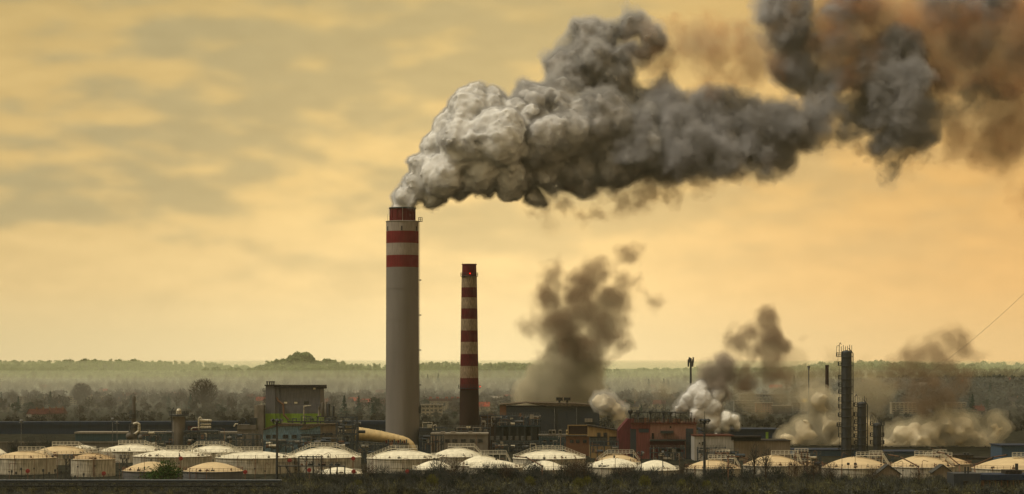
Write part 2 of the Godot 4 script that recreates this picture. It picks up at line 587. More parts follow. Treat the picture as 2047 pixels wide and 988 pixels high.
func twigs(g: Geo, o: Vector3, s: Vector3, count: int, len: float, w: float) -> void:   # slivers through an ellipsoid, leaning up and out
	for k in count:
		var q := Vector3(rng.randfn(), rng.randfn(), rng.randfn()).normalized() * pow(rng.randf(), .45)
		var p := o + q * s
		var dir := (Vector3(q.x, absf(q.y) * .6 + .7, q.z) + Vector3(rng.randf_range(-.5, .5), rng.randf_range(-.3, .5), rng.randf_range(-.5, .5))).normalized()
		var side := dir.cross(Vector3(rng.randf_range(-1, 1), rng.randf_range(-1, 1), rng.randf_range(-1, 1))).normalized() * w
		var l := len * rng.randf_range(.5, 1.3)
		g.tri(p - side, p + side, p + dir * l)


func leaves(g: Geo, o: Vector3, s: Vector3, clumps: int, per: int, size: float, cr := .38) -> void:   # leaf faces gathered in clumps inside an ellipsoid
	for k in clumps:
		var q := Vector3(rng.randfn(), rng.randfn(), rng.randfn()).normalized() * pow(rng.randf(), .4)
		var c := o + q * s * .8
		for i in per:
			var p := c + Vector3(rng.randfn(), rng.randfn() * .8, rng.randfn()) * s * cr * .42
			var a := Vector3(rng.randf_range(-1, 1), rng.randf_range(-1, 1), rng.randf_range(-1, 1)).normalized()
			var b := a.cross(Vector3(rng.randf_range(-1, 1), rng.randf_range(-1, 1), rng.randf_range(-1, 1))).normalized()
			var z := size * rng.randf_range(.6, 1.3)
			g.quad(p - a * z - b * z * .5, p + a * z - b * z * .5, p + a * z * .8 + b * z * .6, p - a * z * .7 + b * z * .5)


func limbs(g: Geo, h: float, r: float, spread: float, count: int, start := .35) -> void:
	g.cyl(Vector3(0, -.5, 0), Vector3(0, h * .5, 0), r, r * .6, 7, false)
	g.cyl(Vector3(0, h * .5, 0), Vector3(rng.randf_range(-.2, .2), h * .92, 0), r * .6, r * .12, 6, false)
	for k in count:
		var y := h * rng.randf_range(start, .75)
		var a := TAU * (k + rng.randf() * .6) / count
		var e := Vector3(cos(a) * spread, h * .22, sin(a) * spread) * rng.randf_range(.6, 1.0)
		g.cyl(Vector3(0, y, 0), Vector3(0, y, 0) + e, r * .36, r * .1, 5, false)


func tree_parts(o: Node3D, kind: String, h: float) -> void:
	var tr := Geo.new(); var cr := Geo.new()
	match kind:
		"bare":
			limbs(tr, h, h * .022, h * .3, 9)
			twigs(cr, Vector3(0, h * .62, 0), Vector3(h * .34, h * .34, h * .34), 520, h * .12, h * .0055)
			part("trunk", tr, "bark", o); part("crown", cr, "twig_brown", o)
		"full":
			limbs(tr, h, h * .03, h * .34, 14, .25)
			twigs(cr, Vector3(0, h * .6, 0), Vector3(h * .44, h * .4, h * .44), 2600, h * .1, h * .007)
			part("trunk", tr, "bark", o); part("crown", cr, "twig_brown", o)
		"poplar":
			limbs(tr, h, h * .02, h * .09, 10, .12)
			twigs(cr, Vector3(0, h * .55, 0), Vector3(h * .1, h * .44, h * .1), 420, h * .13, h * .004)
			part("trunk", tr, "bark", o); part("crown", cr, "twig_grey", o)
		"conifer":
			tr.cyl(Vector3(0, -.5, 0), Vector3(0, h * .9, 0), h * .02, h * .004, 6, false)
			for k in 11:
				var t := k / 10.0
				var r := h * (.25 * (1 - t) + .02)
				leaves(cr, Vector3(0, h * (.12 + .82 * t), 0), Vector3(r, h * .05, r), 7, 7, h * .03, .5)
			part("trunk", tr, "bark", o); part("crown", cr, "leaf_blue", o)
		"round":
			limbs(tr, h, h * .024, h * .28, 7)
			leaves(cr, Vector3(0, h * .6, 0), Vector3(h * .36, h * .36, h * .36), 34, 12, h * .03)
			part("trunk", tr, "bark", o); part("crown", cr, "leaf_dark", o)


func wood(called: String, label: String, spots: Array, kind: int) -> void:   # a far wood that reads as one mass
	var g := Geo.new()
	rng.seed = 70 + kind
	if kind == 0:      # leafless grove
		g.cyl(Vector3(0, -1, 0), Vector3(0, 9, 0), .3, .12, 5, false)
		twigs(g, Vector3(0, 9, 0), Vector3(3.6, 6.5, 3.6), 90, 3.2, .2)
	else:              # leafy crowns
		leaves(g, Vector3(0, 7, 0), Vector3(6, 6.5, 6), 15, 6, 1.6, .5)
	var mm := MultiMesh.new(); mm.transform_format = MultiMesh.TRANSFORM_3D; mm.use_colors = true
	mm.mesh = g.mesh(); mm.instance_count = spots.size()
	for i in spots.size():
		var s: Array = spots[i]
		mm.set_instance_transform(i, Transform3D(Basis(Vector3.UP, rng.randf() * TAU).scaled(Vector3(s[1], s[1] * rng.randf_range(.8, 1.2), s[1])), s[0]))
		mm.set_instance_color(i, s[2])
	var o := MultiMeshInstance3D.new(); o.multimesh = mm; o.material_override = M.tinted; o.name = numbered(called)
	add_child(o); tag(o, label, "wood"); o.set_meta("kind", "stuff")


# ------------------------------------------------------------------ the refinery

func lx(o: Node3D, px: float) -> float: return X(px, -o.position.z) - o.position.x
func ly(o: Node3D, py: float) -> float: return Y(py, -o.position.z) - o.position.y
func m_(o: Node3D, px: float) -> float: return px * -o.position.z / F   # pixels to metres at this thing's distance


func site(called: String, cx: float, d: float, label: String, category: String, group := "") -> Node3D:
	return thing(called, label, category, Vector3(X(cx, d), 0, -d), group)


func slab(o: Node3D, called: String, x0: float, x1: float, y0: float, y1: float, depth: float, m: String, dz := 0.0) -> MeshInstance3D:
	# a block whose front spans x0..x1 and y0..y1 (y1 beyond 2000 means down to the ground), depth metres deep, its front dz metres nearer than the site
	var g := Geo.new()
	g.span(lx(o, x0), lx(o, x1), ly(o, y0), 0.0 if y1 > 2000 else ly(o, y1), dz - depth, dz)
	return part(called, g, m, o)


func pane(o: Node3D, x0: float, x1: float, y0: float, y1: float, m := "glass_dark", dz := 0.0, fm := "steel_dark") -> void:
	var fr := Geo.new()
	var a := lx(o, x0); var b := lx(o, x1); var t := ly(o, y0); var u := ly(o, y1); var w := .16
	fr.span(a - w, b + w, t, t + w, dz - .1, dz + .12); fr.span(a - w, b + w, u - w, u, dz - .1, dz + .12)
	fr.span(a - w, a, u, t, dz - .1, dz + .12); fr.span(b, b + w, u, t, dz - .1, dz + .12)
	var win := part("window", fr, fm, o)
	part("glass", Geo.new().span(a, b, u, t, dz - .1, dz + .04), m, win)


func pipe(o: Node3D, called: String, pts: Array, rpx: float, m: String) -> void:   # points as [px, py, dz]
	var p := []
	for q in pts: p.append(Vector3(lx(o, q[0]), ly(o, q[1]), q[2]))
	part(called, Geo.new().tube(p, m_(o, rpx), 10), m, o)


func dome_tank(cx: float, hw: float, rim: float, apex: float, d: float, roof: String, wall: String, label: String, walk := 0, wx := 0.0) -> void:
	var r := hw * d / F
	var o := site("storage_tank", cx, d, label, "storage tank", "")
	var hr := EYE + (HOR - rim) / F * (d - r)
	var ha := ly(o, apex)
	var prof := []
	var rise := maxf(ha - hr, .8)
	for k in 11:
		var t := k / 10.0
		prof.append(Vector2(r * (1 - t) + .02, hr + rise * (1.0 - pow(1 - t, 1.75))))
	part("roof", Geo.new().lathe(prof, 56), roof, o)
	part("shell", Geo.new().lathe([Vector2(r * .995, -.5), Vector2(r * .995, hr - .03)], 56), wall, o)
	var rimg := Geo.new()
	rimg.lathe([Vector2(r * .99, hr - .35), Vector2(r + .16, hr - .33), Vector2(r + .16, hr - .02), Vector2(r * .98, hr + .03)], 56)
	part("rim", rimg, wall, o)
	for k in int(hr / 2.4):
		var sw := Geo.new()
		sw.lathe([Vector2(r * .996, 2.2 + k * 2.4), Vector2(r + .03, 2.22 + k * 2.4), Vector2(r + .03, 2.3 + k * 2.4), Vector2(r * .996, 2.32 + k * 2.4)], 56)
		part("weld_seam", sw, wall, o)
	part("railing", Geo.new().ring_rail(Vector3(0, hr + .02, 0), r - .15, 1.2, 40, .1), "rail" if roof == "tank_roof" else "rail_rust", o)
	# pipes and a ladder run up the wall
	rng.seed = int(cx * 7 + apex)
	for k in 3:
		var up := Geo.new()
		var a := -PI / 2 + rng.randf_range(-1.1, 1.1)
		var p := Vector3(cos(a), 0, -sin(a)) * (r + .35)
		up.tube([p, p + Vector3(0, hr + rng.randf_range(.3, 1.4), 0), p * .93 + Vector3(0, hr + 1.0, 0)], .11, 6)
		part("riser_pipe", up, "rail_rust", o)
	var ve := Geo.new()
	ve.cyl(Vector3(0, ha - .2, 0), Vector3(0, ha + .7, 0), .35, .35, 10).cyl(Vector3(0, ha + .7, 0), Vector3(0, ha + 1.0, 0), .6, .15, 10)
	part("roof_vent", ve, "steel_grey", o)
	for k in 5:
		var a := -PI / 2 + rng.randf_range(-1.4, 1.4)
		var q := Vector3(cos(a), 0, -sin(a)) * (r - rng.randf_range(.4, 1.2))
		part("rim_fitting", Geo.new().cyl(q + Vector3(0, hr, 0), q + Vector3(0, hr + rng.randf_range(.7, 1.7), 0), .14, .14, 6).box(q + Vector3(0, hr + .5, 0), Vector3(rng.randf_range(.5, 1.4), .55, .5)), ["rail_rust", "steel_dark", "steel_grey"][k % 3], o)
	if walk != 0:
		var y := ha + .55
		var a0 := wx - m_(o, 26); var a1 := wx + m_(o, 26); var zf := r * .28
		part("walkway", Geo.new().span(a0, a1, y - .22, y, zf - 1.4, zf), "rail", o)
		var ra := Geo.new()
		ra.rail(Vector3(a0, y, zf), Vector3(a1, y, zf), 1.25, 1.5, .1).rail(Vector3(a0, y, zf - 1.4), Vector3(a1, y, zf - 1.4), 1.25, 1.5, .1)
		part("walkway_railing", ra, "rail", o)
		var foot := Geo.new()
		for k in 5:
			var x := lerpf(a0, a1, k / 4.0)
			for z in [zf - .1, zf - 1.3]:
				foot.beam(Vector3(x, y - .2, z), Vector3(x, hr + rise * .35, z), .14)
		part("walkway_legs", foot, "rail", o)
		for s in ([-1, 1] if walk == 2 else [walk]):
			var e0 := Vector3(a1 if s > 0 else a0, y, zf - .7)
			var reach := sqrt(maxf(r * r - zf * zf, 1)) * .97
			var e1 := Vector3(s * reach, hr + .3, zf - .7)
			if absf(e1.x) < absf(e0.x) + 1.0: e1.x = e0.x + s * 2.0
			var fl := Geo.new()
			fl.beam(e0 + Vector3(0, 0, .45), e1 + Vector3(0, 0, .45), .12, .25).beam(e0 - Vector3(0, 0, .45), e1 - Vector3(0, 0, .45), .12, .25)
			var steps := int(e0.distance_to(e1) / .5)
			for k in steps: fl.box(e0.lerp(e1, (k + .5) / steps), Vector3(.3, .06, .9))
			part("stair_flight", fl, "rail", o)
			part("stair_railing", Geo.new().rail(e0 + Vector3(0, 0, .5), e1 + Vector3(0, 0, .5), 1.2, 1.2, .09).rail(e0 - Vector3(0, 0, .5), e1 - Vector3(0, 0, .5), 1.2, 1.2, .09), "rail", o)


func tank_farm() -> void:
	var R := "tank_roof"; var S := "tank_roof_sand"; var T := "tank_roof_tan"; var W := "tank_wall"; var G := "tank_wall_grey"
	# far row
	dome_tank(124, 62, 908, 891, 1050, S, W, "sandy domed tank behind the far-left tanks, long railed walkway on its crown", 1, 2.0)
	dome_tank(166, 26, 899, 890, 1130, R, W, "small pale dome peeping out right of the sandy far-left tank")
	dome_tank(265, 66, 903, 888, 1080, R, W, "bright domed tank in front of the rusty slim tower at left", 1, 0.0)
	dome_tank(428, 56, 905, 890, 1080, R, W, "bright domed tank below the silver drums, back row, walkway on top", 2, -1.5)
	dome_tank(915, 54, 914, 895, 1050, R, W, "cream domed tank in front of the striped chimney, back row", 1, 1.5)
	dome_tank(1235, 46, 925, 908, 1000, S, W, "tank half hidden behind the dome below the ochre building", 2, 1.0)
	dome_tank(1612, 34, 931, 921, 960, T, G, "dim grey tank between the twin poplars and the tall columns")
	dome_tank(1890, 52, 929, 913, 980, T, G, "dull tan tank behind the brick office at right, its left side covered", -1, -3.0)
	# middle row
	dome_tank(-18, 38, 915, 892, 1000, R, W, "tank cut by the left edge of the view")
	dome_tank(50, 62, 917, 902, 950, S, W, "sandy domed tank second from the left edge with the flanged red reel before it", 1, 3.0)
	dome_tank(185, 45, 919, 906, 930, T, W, "tan domed tank between the two lattice floodlight towers at left", 1, 2.0)
	dome_tank(344, 78, 914, 900, 985, R, W, "wide cream tank behind the dark green bush at left", 1, 3.5)
	dome_tank(510, 79, 917, 902, 960, R, W, "wide cream tank behind the tall floodlight mast at left", -1, -2.0)
	dome_tank(648, 74, 916, 894, 970, R, W, "big cream tank behind the steel gantry, below the green-banded building", 2, 0.0)
	dome_tank(806, 73, 918, 899, 965, R, W, "big cream tank at the foot of the huge grey chimney", -1, 0.5)
	dome_tank(965, 50, 932, 910, 920, R, W, "cream tank right of the striped chimney's foot, railed platform on its right shoulder", 1, 4.0)
	dome_tank(1098, 73, 918, 900, 985, R, W, "big cream tank below the flat building with rooftop fans, railings all along its crown", 2, 0.0)
	dome_tank(1228, 56, 935, 916, 905, R, W, "cream dome below the red building's left end, nearest of the pair there")
	dome_tank(1546, 60, 932, 910, 920, S, W, "orange-lit tank behind the twin bare poplars", 1, 4.0)
	dome_tank(1712, 69, 937, 913, 905, S, W, "orange-lit tank at the foot of the tall columns with two floodlights before its roof", 1, 4.5)
	dome_tank(1842, 66, 935, 911, 905, S, W, "orange-lit tank with a gable-roofed hut against its right side", 1, 2.0)
	dome_tank(2030, 86, 939, 914, 890, S, W, "orange-lit tank above the brick office at the right edge", 1, 3.0)
	# near row
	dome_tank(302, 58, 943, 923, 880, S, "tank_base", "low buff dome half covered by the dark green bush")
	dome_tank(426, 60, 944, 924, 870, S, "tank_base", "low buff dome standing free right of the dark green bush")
	dome_tank(678, 46, 948, 934, 880, R, W, "low pale tank in the shadow of the steel gantry")
	dome_tank(868, 44, 940, 921, 890, R, W, "small pale dome with red piping, in front of the wide tanks between both chimneys")
	dome_tank(992, 54, 936, 920, 880, R, W, "near cream dome in front of the tank right of the striped chimney")
	dome_tank(1088, 46, 940, 921, 890, R, W, "near small dome below the big tank with railings along its crown")
	dome_tank(1311, 48, 941, 920, 900, R, W, "cream dome right of the nearer dome of the pair, below the red building's loading bay")
	dome_tank(1425, 56, 938, 919, 900, S, W, "dome behind the tall floodlight mast right of the red building", 1, 3.0)


func big_chimney() -> void:
	var o := site("chimney", 804.5, 1200, "huge thick grey concrete chimney with two red bands, smoke pouring from its top", "chimney")
	var r := m_(o, 33.2)
	var bands := [[535, 463.0, 2, ""], [511, 535, 0, "band_red"], [487, 511, 0, "band_white"], [463, 487, 0, "band_red"], [444, 463, 0, "band_white"]]
	var sh := Geo.new()
	sh.lathe([Vector2(r * 1.03, -1), Vector2(r * 1.0, ly(o, 535) * .4), Vector2(r * .985, ly(o, 535))], 64)
	part("shaft", sh, "concrete_shaft", o)
	for b in bands.slice(1):
		part("band", Geo.new().lathe([Vector2(r * .985, ly(o, b[1])), Vector2(r * .985, ly(o, b[0]))], 64), b[3], o)
	for y in [578.0, 640, 706, 772, 838]:
		var jo := Geo.new()
		jo.lathe([Vector2(r * .985, ly(o, y) - .05), Vector2(r * 1.004, ly(o, y)), Vector2(r * .985, ly(o, y) + .05)], 64)
		part("pour_joint", jo, "concrete_shaft", o)
	part("top_slab", Geo.new().lathe([Vector2(r * .985, ly(o, 444) - .02), Vector2(r * 1.01, ly(o, 444)), Vector2(r * 1.01, ly(o, 444) + .4), Vector2(.1, ly(o, 444) + .45)], 64), "concrete_pale", o)
	var rc := m_(o, 25.3)
	part("crown", Geo.new().lathe([Vector2(rc, ly(o, 444)), Vector2(rc, ly(o, 416)), Vector2(rc * .86, ly(o, 415.5)), Vector2(rc * .86, ly(o, 430)), Vector2(.1, ly(o, 430.2))], 48), "crown_red", o)
	for k in 14:
		var a := TAU * (k + .5) / 14
		part("rib", Geo.new().box(Vector3(cos(a) * rc, (ly(o, 444) + ly(o, 416)) * .5, sin(a) * rc), Vector3(.5, ly(o, 417) - ly(o, 444), .9), Basis(Vector3.UP, -a)), "crown_red", o)
	part("crown_ring", Geo.new().lathe([Vector2(rc, ly(o, 418)), Vector2(rc + .5, ly(o, 417.5)), Vector2(rc + .5, ly(o, 415.3)), Vector2(rc * .86, ly(o, 415.2))], 48), "steel_dark", o)
	part("ladder", Geo.new().rail(Vector3(.35, ly(o, 443), rc + .5), Vector3(.35, ly(o, 416), rc + .5), .35, .6, .16), "rail", o)
	for px in [776.0, 804.5, 833]:
		var x := lx(o, px)
		part("slot", Geo.new().box(Vector3(x, ly(o, 458), sqrt(maxf(r * r * .97 - x * x, 0)) + .05), Vector3(.45, 2.2, .5)), "black_gap", o)
	var pl := part("platform", Geo.new().span(lx(o, 836), lx(o, 844.5), ly(o, 443), ly(o, 442), -1.6, 1.6), "steel_dark", o)
	var pr := Geo.new()
	for z in [-1.5, 1.5]: pr.rail(Vector3(lx(o, 836.5), ly(o, 442), z), Vector3(lx(o, 844), ly(o, 442), z), 1.7, .7, .14)
	pr.rail(Vector3(lx(o, 844), ly(o, 442), -1.5), Vector3(lx(o, 844), ly(o, 442), 1.5), 1.7, .8, .14)
	part("platform_railing", pr, "steel_dark", pl)
	var side := Geo.new()
	side.rail(Vector3(r + .25, 2, -1.0), Vector3(r + .25, ly(o, 445), -1.0), .4, 3.0, .18)
	for y in [812.0, 824, 770, 700, 630, 560]: side.box(Vector3(r + .5, ly(o, y), -1.0), Vector3(1.1, .5, 1.6))
	part("side_ladder", side, "steel_dark", o)
	part("lightning_rod", Geo.new().cyl(Vector3(lx(o, 775), ly(o, 444), 0), Vector3(lx(o, 774.5), ly(o, 428), 0), .1, .05, 6), "steel_dark", o)
	part("fume_box", Geo.new().span(lx(o, 836), lx(o, 842), ly(o, 826), ly(o, 813), -1, 2), "steel_dark", o)


func red_lamp(o: Node3D, p: Vector3) -> void:
	part("aviation_lamp", Geo.new().ball(p, .28, 10, 6), "lamp_red", o)
	var l := OmniLight3D.new(); l.name = "lamp_glow"; l.light_color = Color(1, .12, .08); l.light_energy = .5; l.omni_range = 30; l.omni_attenuation = 2; l.shadow_enabled = true; l.light_size = .3
	l.position = p + Vector3(0, 0, .6)
	o.add_child(l, true)


func striped_chimney() -> void:
	var d := 1230.0
	var o := site("chimney", 938, d, "slimmer chimney striped maroon and cream above a dark brick base", "chimney")
	var rr := func(py: float) -> float: return m_(o, lerpf(15.3, 20.0, clampf((py - 552) / 308.0, -.2, 1.3)))
	var edges := [552.0, 575, 595, 617, 638, 661, 684, 708, 732, 756, 780]
	part("brick_base", Geo.new().lathe([Vector2(rr.call(901), -1), Vector2(rr.call(780), ly(o, 780))], 48), "brick_dark", o)
	for k in 10:
		part("stripe", Geo.new().lathe([Vector2(rr.call(edges[k + 1]), ly(o, edges[k + 1])), Vector2(rr.call(edges[k]), ly(o, edges[k]))], 48), "band_cream" if k % 2 == 0 else "band_maroon", o)
	var rt := m_(o, 14.6)
	part("cap", Geo.new().lathe([Vector2(rt, ly(o, 552)), Vector2(rt * .97, ly(o, 530)), Vector2(rt * 1.04, ly(o, 529.5)), Vector2(rt * 1.04, ly(o, 528)), Vector2(rt * .8, ly(o, 527.8)), Vector2(rt * .8, ly(o, 540)), Vector2(.1, ly(o, 540.2))], 40), "crown_red", o)
	for q in [[552.0, 17.6], [776, 22.5]]:
		var rp: float = m_(o, q[1])
		var pf := part("gallery", Geo.new().lathe([Vector2(rr.call(q[0]) * .98, ly(o, q[0]) - .25), Vector2(rp, ly(o, q[0]) - .2), Vector2(rp, ly(o, q[0])), Vector2(rr.call(q[0]) * .98, ly(o, q[0]) + .05)], 40), "steel_dark", o)
		part("gallery_railing", Geo.new().ring_rail(Vector3(0, ly(o, q[0]), 0), rp - .1, 1.6, 22, .13), "steel_dark", pf)
	for px in [925.0, 951]: part("lightning_rod", Geo.new().cyl(Vector3(lx(o, px), ly(o, 530), 0), Vector3(lx(o, px), ly(o, 524), 0), .08, .05, 6), "steel_dark", o)
	for q in [[922.0, 772.0], [959.5, 773], [940, 547.5]]:
		red_lamp(o, Vector3(lx(o, q[0]), ly(o, q[1]), 1.0 if q[1] > 600 else m_(o, 16)))
	part("ladder", Geo.new().rail(Vector3(m_(o, 12), 1, m_(o, 15.5)), Vector3(m_(o, 9.4), ly(o, 553), m_(o, 12)), .35, 3, .12), "steel_dark", o)


func fractionating_column(cx: float, hw: float, top: float, d: float, decks: Array, label: String) -> void:
	var o := site("column", cx, d, label, "refinery column", "")
	var r := m_(o, hw)
	var h := ly(o, top)
	part("vessel", Geo.new().lathe([Vector2(r, -1), Vector2(r, h - r * .5), Vector2(r * .8, h - r * .2), Vector2(.05, h)], 28), "steel_dark", o)
	for k in decks.size():
		var y := ly(o, decks[k][0]); var s: float = decks[k][1]; var w: float = m_(o, decks[k][2])
		var dk := Geo.new()
		dk.lathe([Vector2(r * .98, y - .25), Vector2(r + .4, y - .2), Vector2(r + .4, y + .06), Vector2(r * .98, y + .1)], 24)
		dk.span(minf(s * r * .6, s * (r + w)), maxf(s * r * .6, s * (r + w)), y - .14, y + .08, -1.3, 1.3)
		var p := part("platform", dk, "steel_dark", o)
		var g := Geo.new()
		var xo := s * (r + w)
		for z in [-1.25, 1.25]: g.rail(Vector3(s * r, y + .08, z), Vector3(xo, y + .08, z), 1.6, .8, .17)
		g.rail(Vector3(xo, y + .08, -1.25), Vector3(xo, y + .08, 1.25), 1.6, .8, .17)
		if k < decks.size() - 1:
			g.rail(Vector3(s * (r + w * .75), y, .2), Vector3(s * (r + w * .75), ly(o, decks[k + 1][0]), .2), .4, 1.0, .1)
		if k % 3 == 0:   # a caged ladder head with a hooped davit
			g.tube([Vector3(xo, y, -.6), Vector3(xo, y + 4.2, -.6), Vector3(xo - s * .6, y + 4.9, -.6), Vector3(xo - s * 1.5, y + 4.6, -.6)], .1, 6)
		part("platform_railing", g, "steel_dark", p)
	var pp := Geo.new()
	pp.tube([Vector3(r + .5, 1, .4), Vector3(r + .5, h - 1.5, .4), Vector3(r * .4, h + .8, .4)], .22, 8)
	pp.tube([Vector3(-r * .3, 2, r + .4), Vector3(-r * .3, h * .8, r + .4)], .18, 8)
	part("down_pipe", pp, "steel_dark", o)
	rng.seed = int(cx)
	var t := Geo.new()
	for k in 6:
		var x := lerpf(-r, r, k / 5.0); var hh := rng.randf_range(1.0, 2.6)
		t.cyl(Vector3(x, h - 1, rng.randf_range(-1, 1)), Vector3(x, h + hh, 0), .13, .13, 6)
	t.tube([Vector3(-r - m_(o, 4), h - 1, 0), Vector3(-r - m_(o, 4), h + 2.4, 0), Vector3(-r - m_(o, 2), h + 3.2, 0), Vector3(-r, h + 2.4, 0)], .14, 6)
	part("top_pipework", t, "steel_dark", o)


func columns() -> void:
	var s := -1.0
	fractionating_column(1692.5, 10.5, 700, 1050, [[713, s, 9], [731, s, 5.5], [758, s, 5], [773, s, 5], [787, s, 5], [802, s, 5], [816, s, 5], [833, s, 5.5], [853, s, 8], [874, s, 5], [899, s, 5]], "tallest of the three dark columns, platforms up its left side")
	fractionating_column(1723, 9, 803, 1060, [[813, s, 6], [832, s, 6], [847, s, 5.5], [861, s, 6], [875, s, 6], [889, s, 5], [902, s, 5]], "middle-height dark column standing between the tall and the short one")
	fractionating_column(1754, 8.5, 845, 1070, [[851, s, 5], [851, -s, 5], [873, s, 5], [873, -s, 4.5], [888, s, 5], [888, -s, 4.5]], "shortest of the three dark columns, pipes bristling on its top")


func flood_mast(cx: float, top: float, d: float, rpx: float, lamps: int, label: String, rod := 0.0, m := "steel_dark") -> void:
	var o := site("floodlight_mast", cx, d, label, "floodlight mast")
	var h := ly(o, top)
	part("pole", Geo.new().cyl(Vector3(0, -1, 0), Vector3(0, h, 0), m_(o, rpx) * 1.25, m_(o, rpx) * .8, 10), m, o)
	var w := m_(o, 12.0 if lamps > 3 else 6.0)
	part("head_ring", Geo.new().lathe([Vector2(w * .55, h - .9), Vector2(w * .75, h - .9), Vector2(w * .75, h - .6), Vector2(w * .55, h - .6)], 14).box(Vector3(0, h - .75, 0), Vector3(w * 1.4, .25, .25)).box(Vector3(0, h - .75, 0), Vector3(.25, .25, w * 1.4)), m, o)
	for k in lamps:
		var a := PI * (k + .5) / lamps * 2.0
		var dir := Vector3(cos(a), 0, sin(a))
		var c := dir * w * .8 + Vector3(0, h + .2, 0)
		var b := Basis(Vector3(-dir.z, 0, dir.x), dir * .55 + Vector3.UP * .83, Vector3(-dir.z, 0, dir.x).cross(dir * .55 + Vector3.UP * .83))
		var l := part("floodlight", Geo.new().box(c, Vector3(1.0, .9, .8) * (1.0 if lamps > 3 else .8), b).beam(c, dir * w * .65 + Vector3(0, h - .7, 0), .2), m, o)
		part("lens", Geo.new().box(c + dir * .35 - Vector3(0, .2, 0), Vector3(.7, .55, .3), b), "lamp_glass", l)
	if rod > 0: part("lightning_rod", Geo.new().cyl(Vector3(0, h, 0), Vector3(0, ly(o, rod), 0), .12, .04, 6), m, o)


func lattice_mast(cx: float, top: float, d: float, label: String) -> void:
	var o := site("lattice_mast", cx, d, label, "floodlight tower")
	var h := ly(o, top) - 1.2; var w := m_(o, 4)
	var g := Geo.new()
	for sx in [-1, 1]:
		for sz in [-1, 1]:
			g.beam(Vector3(sx * w, -.5, sz * w), Vector3(sx * w, h, sz * w), .2)
	var n := int(h / 1.8)
	for k in n:
		var y0 := h * k / n; var y1 := h * (k + 1) / n
		for sz in [-1, 1]:
			g.beam(Vector3(-w, y0, sz * w), Vector3(w, y1, sz * w), .11)
			g.beam(Vector3(-w, y1, sz * w), Vector3(w, y1, sz * w), .11)
		for sx in [-1, 1]: g.beam(Vector3(sx * w, y0, -w), Vector3(sx * w, y1, w), .11)
	part("lattice", g, "steel_dark", o)
	part("head_deck", Geo.new().box(Vector3(0, h, 0), Vector3(w * 4.4, .25, w * 2.4)), "steel_dark", o)
	for k in 3:
		var l := part("floodlight", Geo.new().box(Vector3((k - 1) * w * 1.9, h + .95, .2), Vector3(w * 1.0, 1.1, .7), Basis(Vector3.RIGHT, .3)).beam(Vector3((k - 1) * w * 1.9, h, 0), Vector3((k - 1) * w * 1.9, h + .6, 0), .18), "steel_dark", o)
		part("lens", Geo.new().box(Vector3((k - 1) * w * 1.9, h + .82, .55), Vector3(w * .8, .8, .12), Basis(Vector3.RIGHT, .3)), "lamp_glass", l)


func lamp_post(cx: float, top: float, d: float, label: String, side := 1.0) -> void:
	var o := site("lamp_post", cx, d, label, "lamp post", "")
	var h := ly(o, top)
	part("pole", Geo.new().cyl(Vector3(0, -.5, 0), Vector3(0, h, 0), .16, .1, 8), "rail_rust", o)
	part("arm", Geo.new().beam(Vector3(0, h, 0), Vector3(side * 1.2, h + .35, 0), .12), "rail_rust", o)
	part("lantern", Geo.new().box(Vector3(side * 1.5, h + .36, 0), Vector3(.9, .22, .4)), "steel_grey", o)


func masts() -> void:
	flood_mast(553.5, 842, 865, 2.3, 6, "tall floodlight mast left of the gantry, a spray of lamps on top", 831)
	flood_mast(1408.5, 842, 865, 2.6, 8, "tall floodlight mast in front of the white-walled hall", 822)
	flood_mast(42, 842, 1000, .8, 2, "thin floodlight pole near the left edge", 0, "steel_grey")
	flood_mast(224.5, 838, 1180, .8, 2, "thin floodlight pole before the long dark shed, taller of two close together", 0, "steel_grey")
	flood_mast(233.5, 844, 1240, .7, 2, "thin floodlight pole before the long dark shed, shorter of two close together", 0, "steel_grey")
	flood_mast(1282, 906, 860, 1.0, 3, "slim mast below the red building's left wing, lamps clustered at its head")
	flood_mast(1325, 905, 850, .9, 2, "slim mast below the red building's loading bay")
	lattice_mast(135.5, 911, 850, "lattice floodlight tower at left, between the sandy and the tan tank")
	lattice_mast(249, 911, 880, "lattice floodlight tower beside the low buff dome and dark bush")
	lamp_post(1867, 898, 930, "tallest lamp post on the gantry at the tank with the hut", -1)
	lamp_post(1882, 896, 935, "lamp post right of the tallest one by the tank with the hut", -1)
	lamp_post(1793, 935, 880, "lamp post in front of the tank at the columns' foot", 1)
	lamp_post(1430, 900, 930, "lamp post over the dome right of the tall mast", 1)
	lamp_post(448, 858, 1090, "lamp post beside the silver drums' steel frame", -1)
	lamp_post(404, 930, 880, "hooked lamp post behind the free-standing buff dome", -1)
	lamp_post(952, 868, 1100, "pole rising before the beige hall", 1)
	lamp_post(1121, 874, 1010, "pole standing over the big railed tank", 1)


func reel(cx: float, cy: float, d: float, label: String) -> void:
	var o := site("fire_reel", cx, d, label, "fire monitor", "")
	var y := ly(o, cy); var r := m_(o, 4.2)
	part("disc", Geo.new().cyl(Vector3(0, y, -.35), Vector3(0, y, .35), r, r, 18), "valve_red", o)
	part("hub", Geo.new().cyl(Vector3(0, y, .3), Vector3(0, y, .6), r * .35, r * .3, 12), "valve_red", o)
	part("post", Geo.new().cyl(Vector3(0, -.3, -.1), Vector3(0, y, -.1), .12, .12, 8), "rail_rust", o)


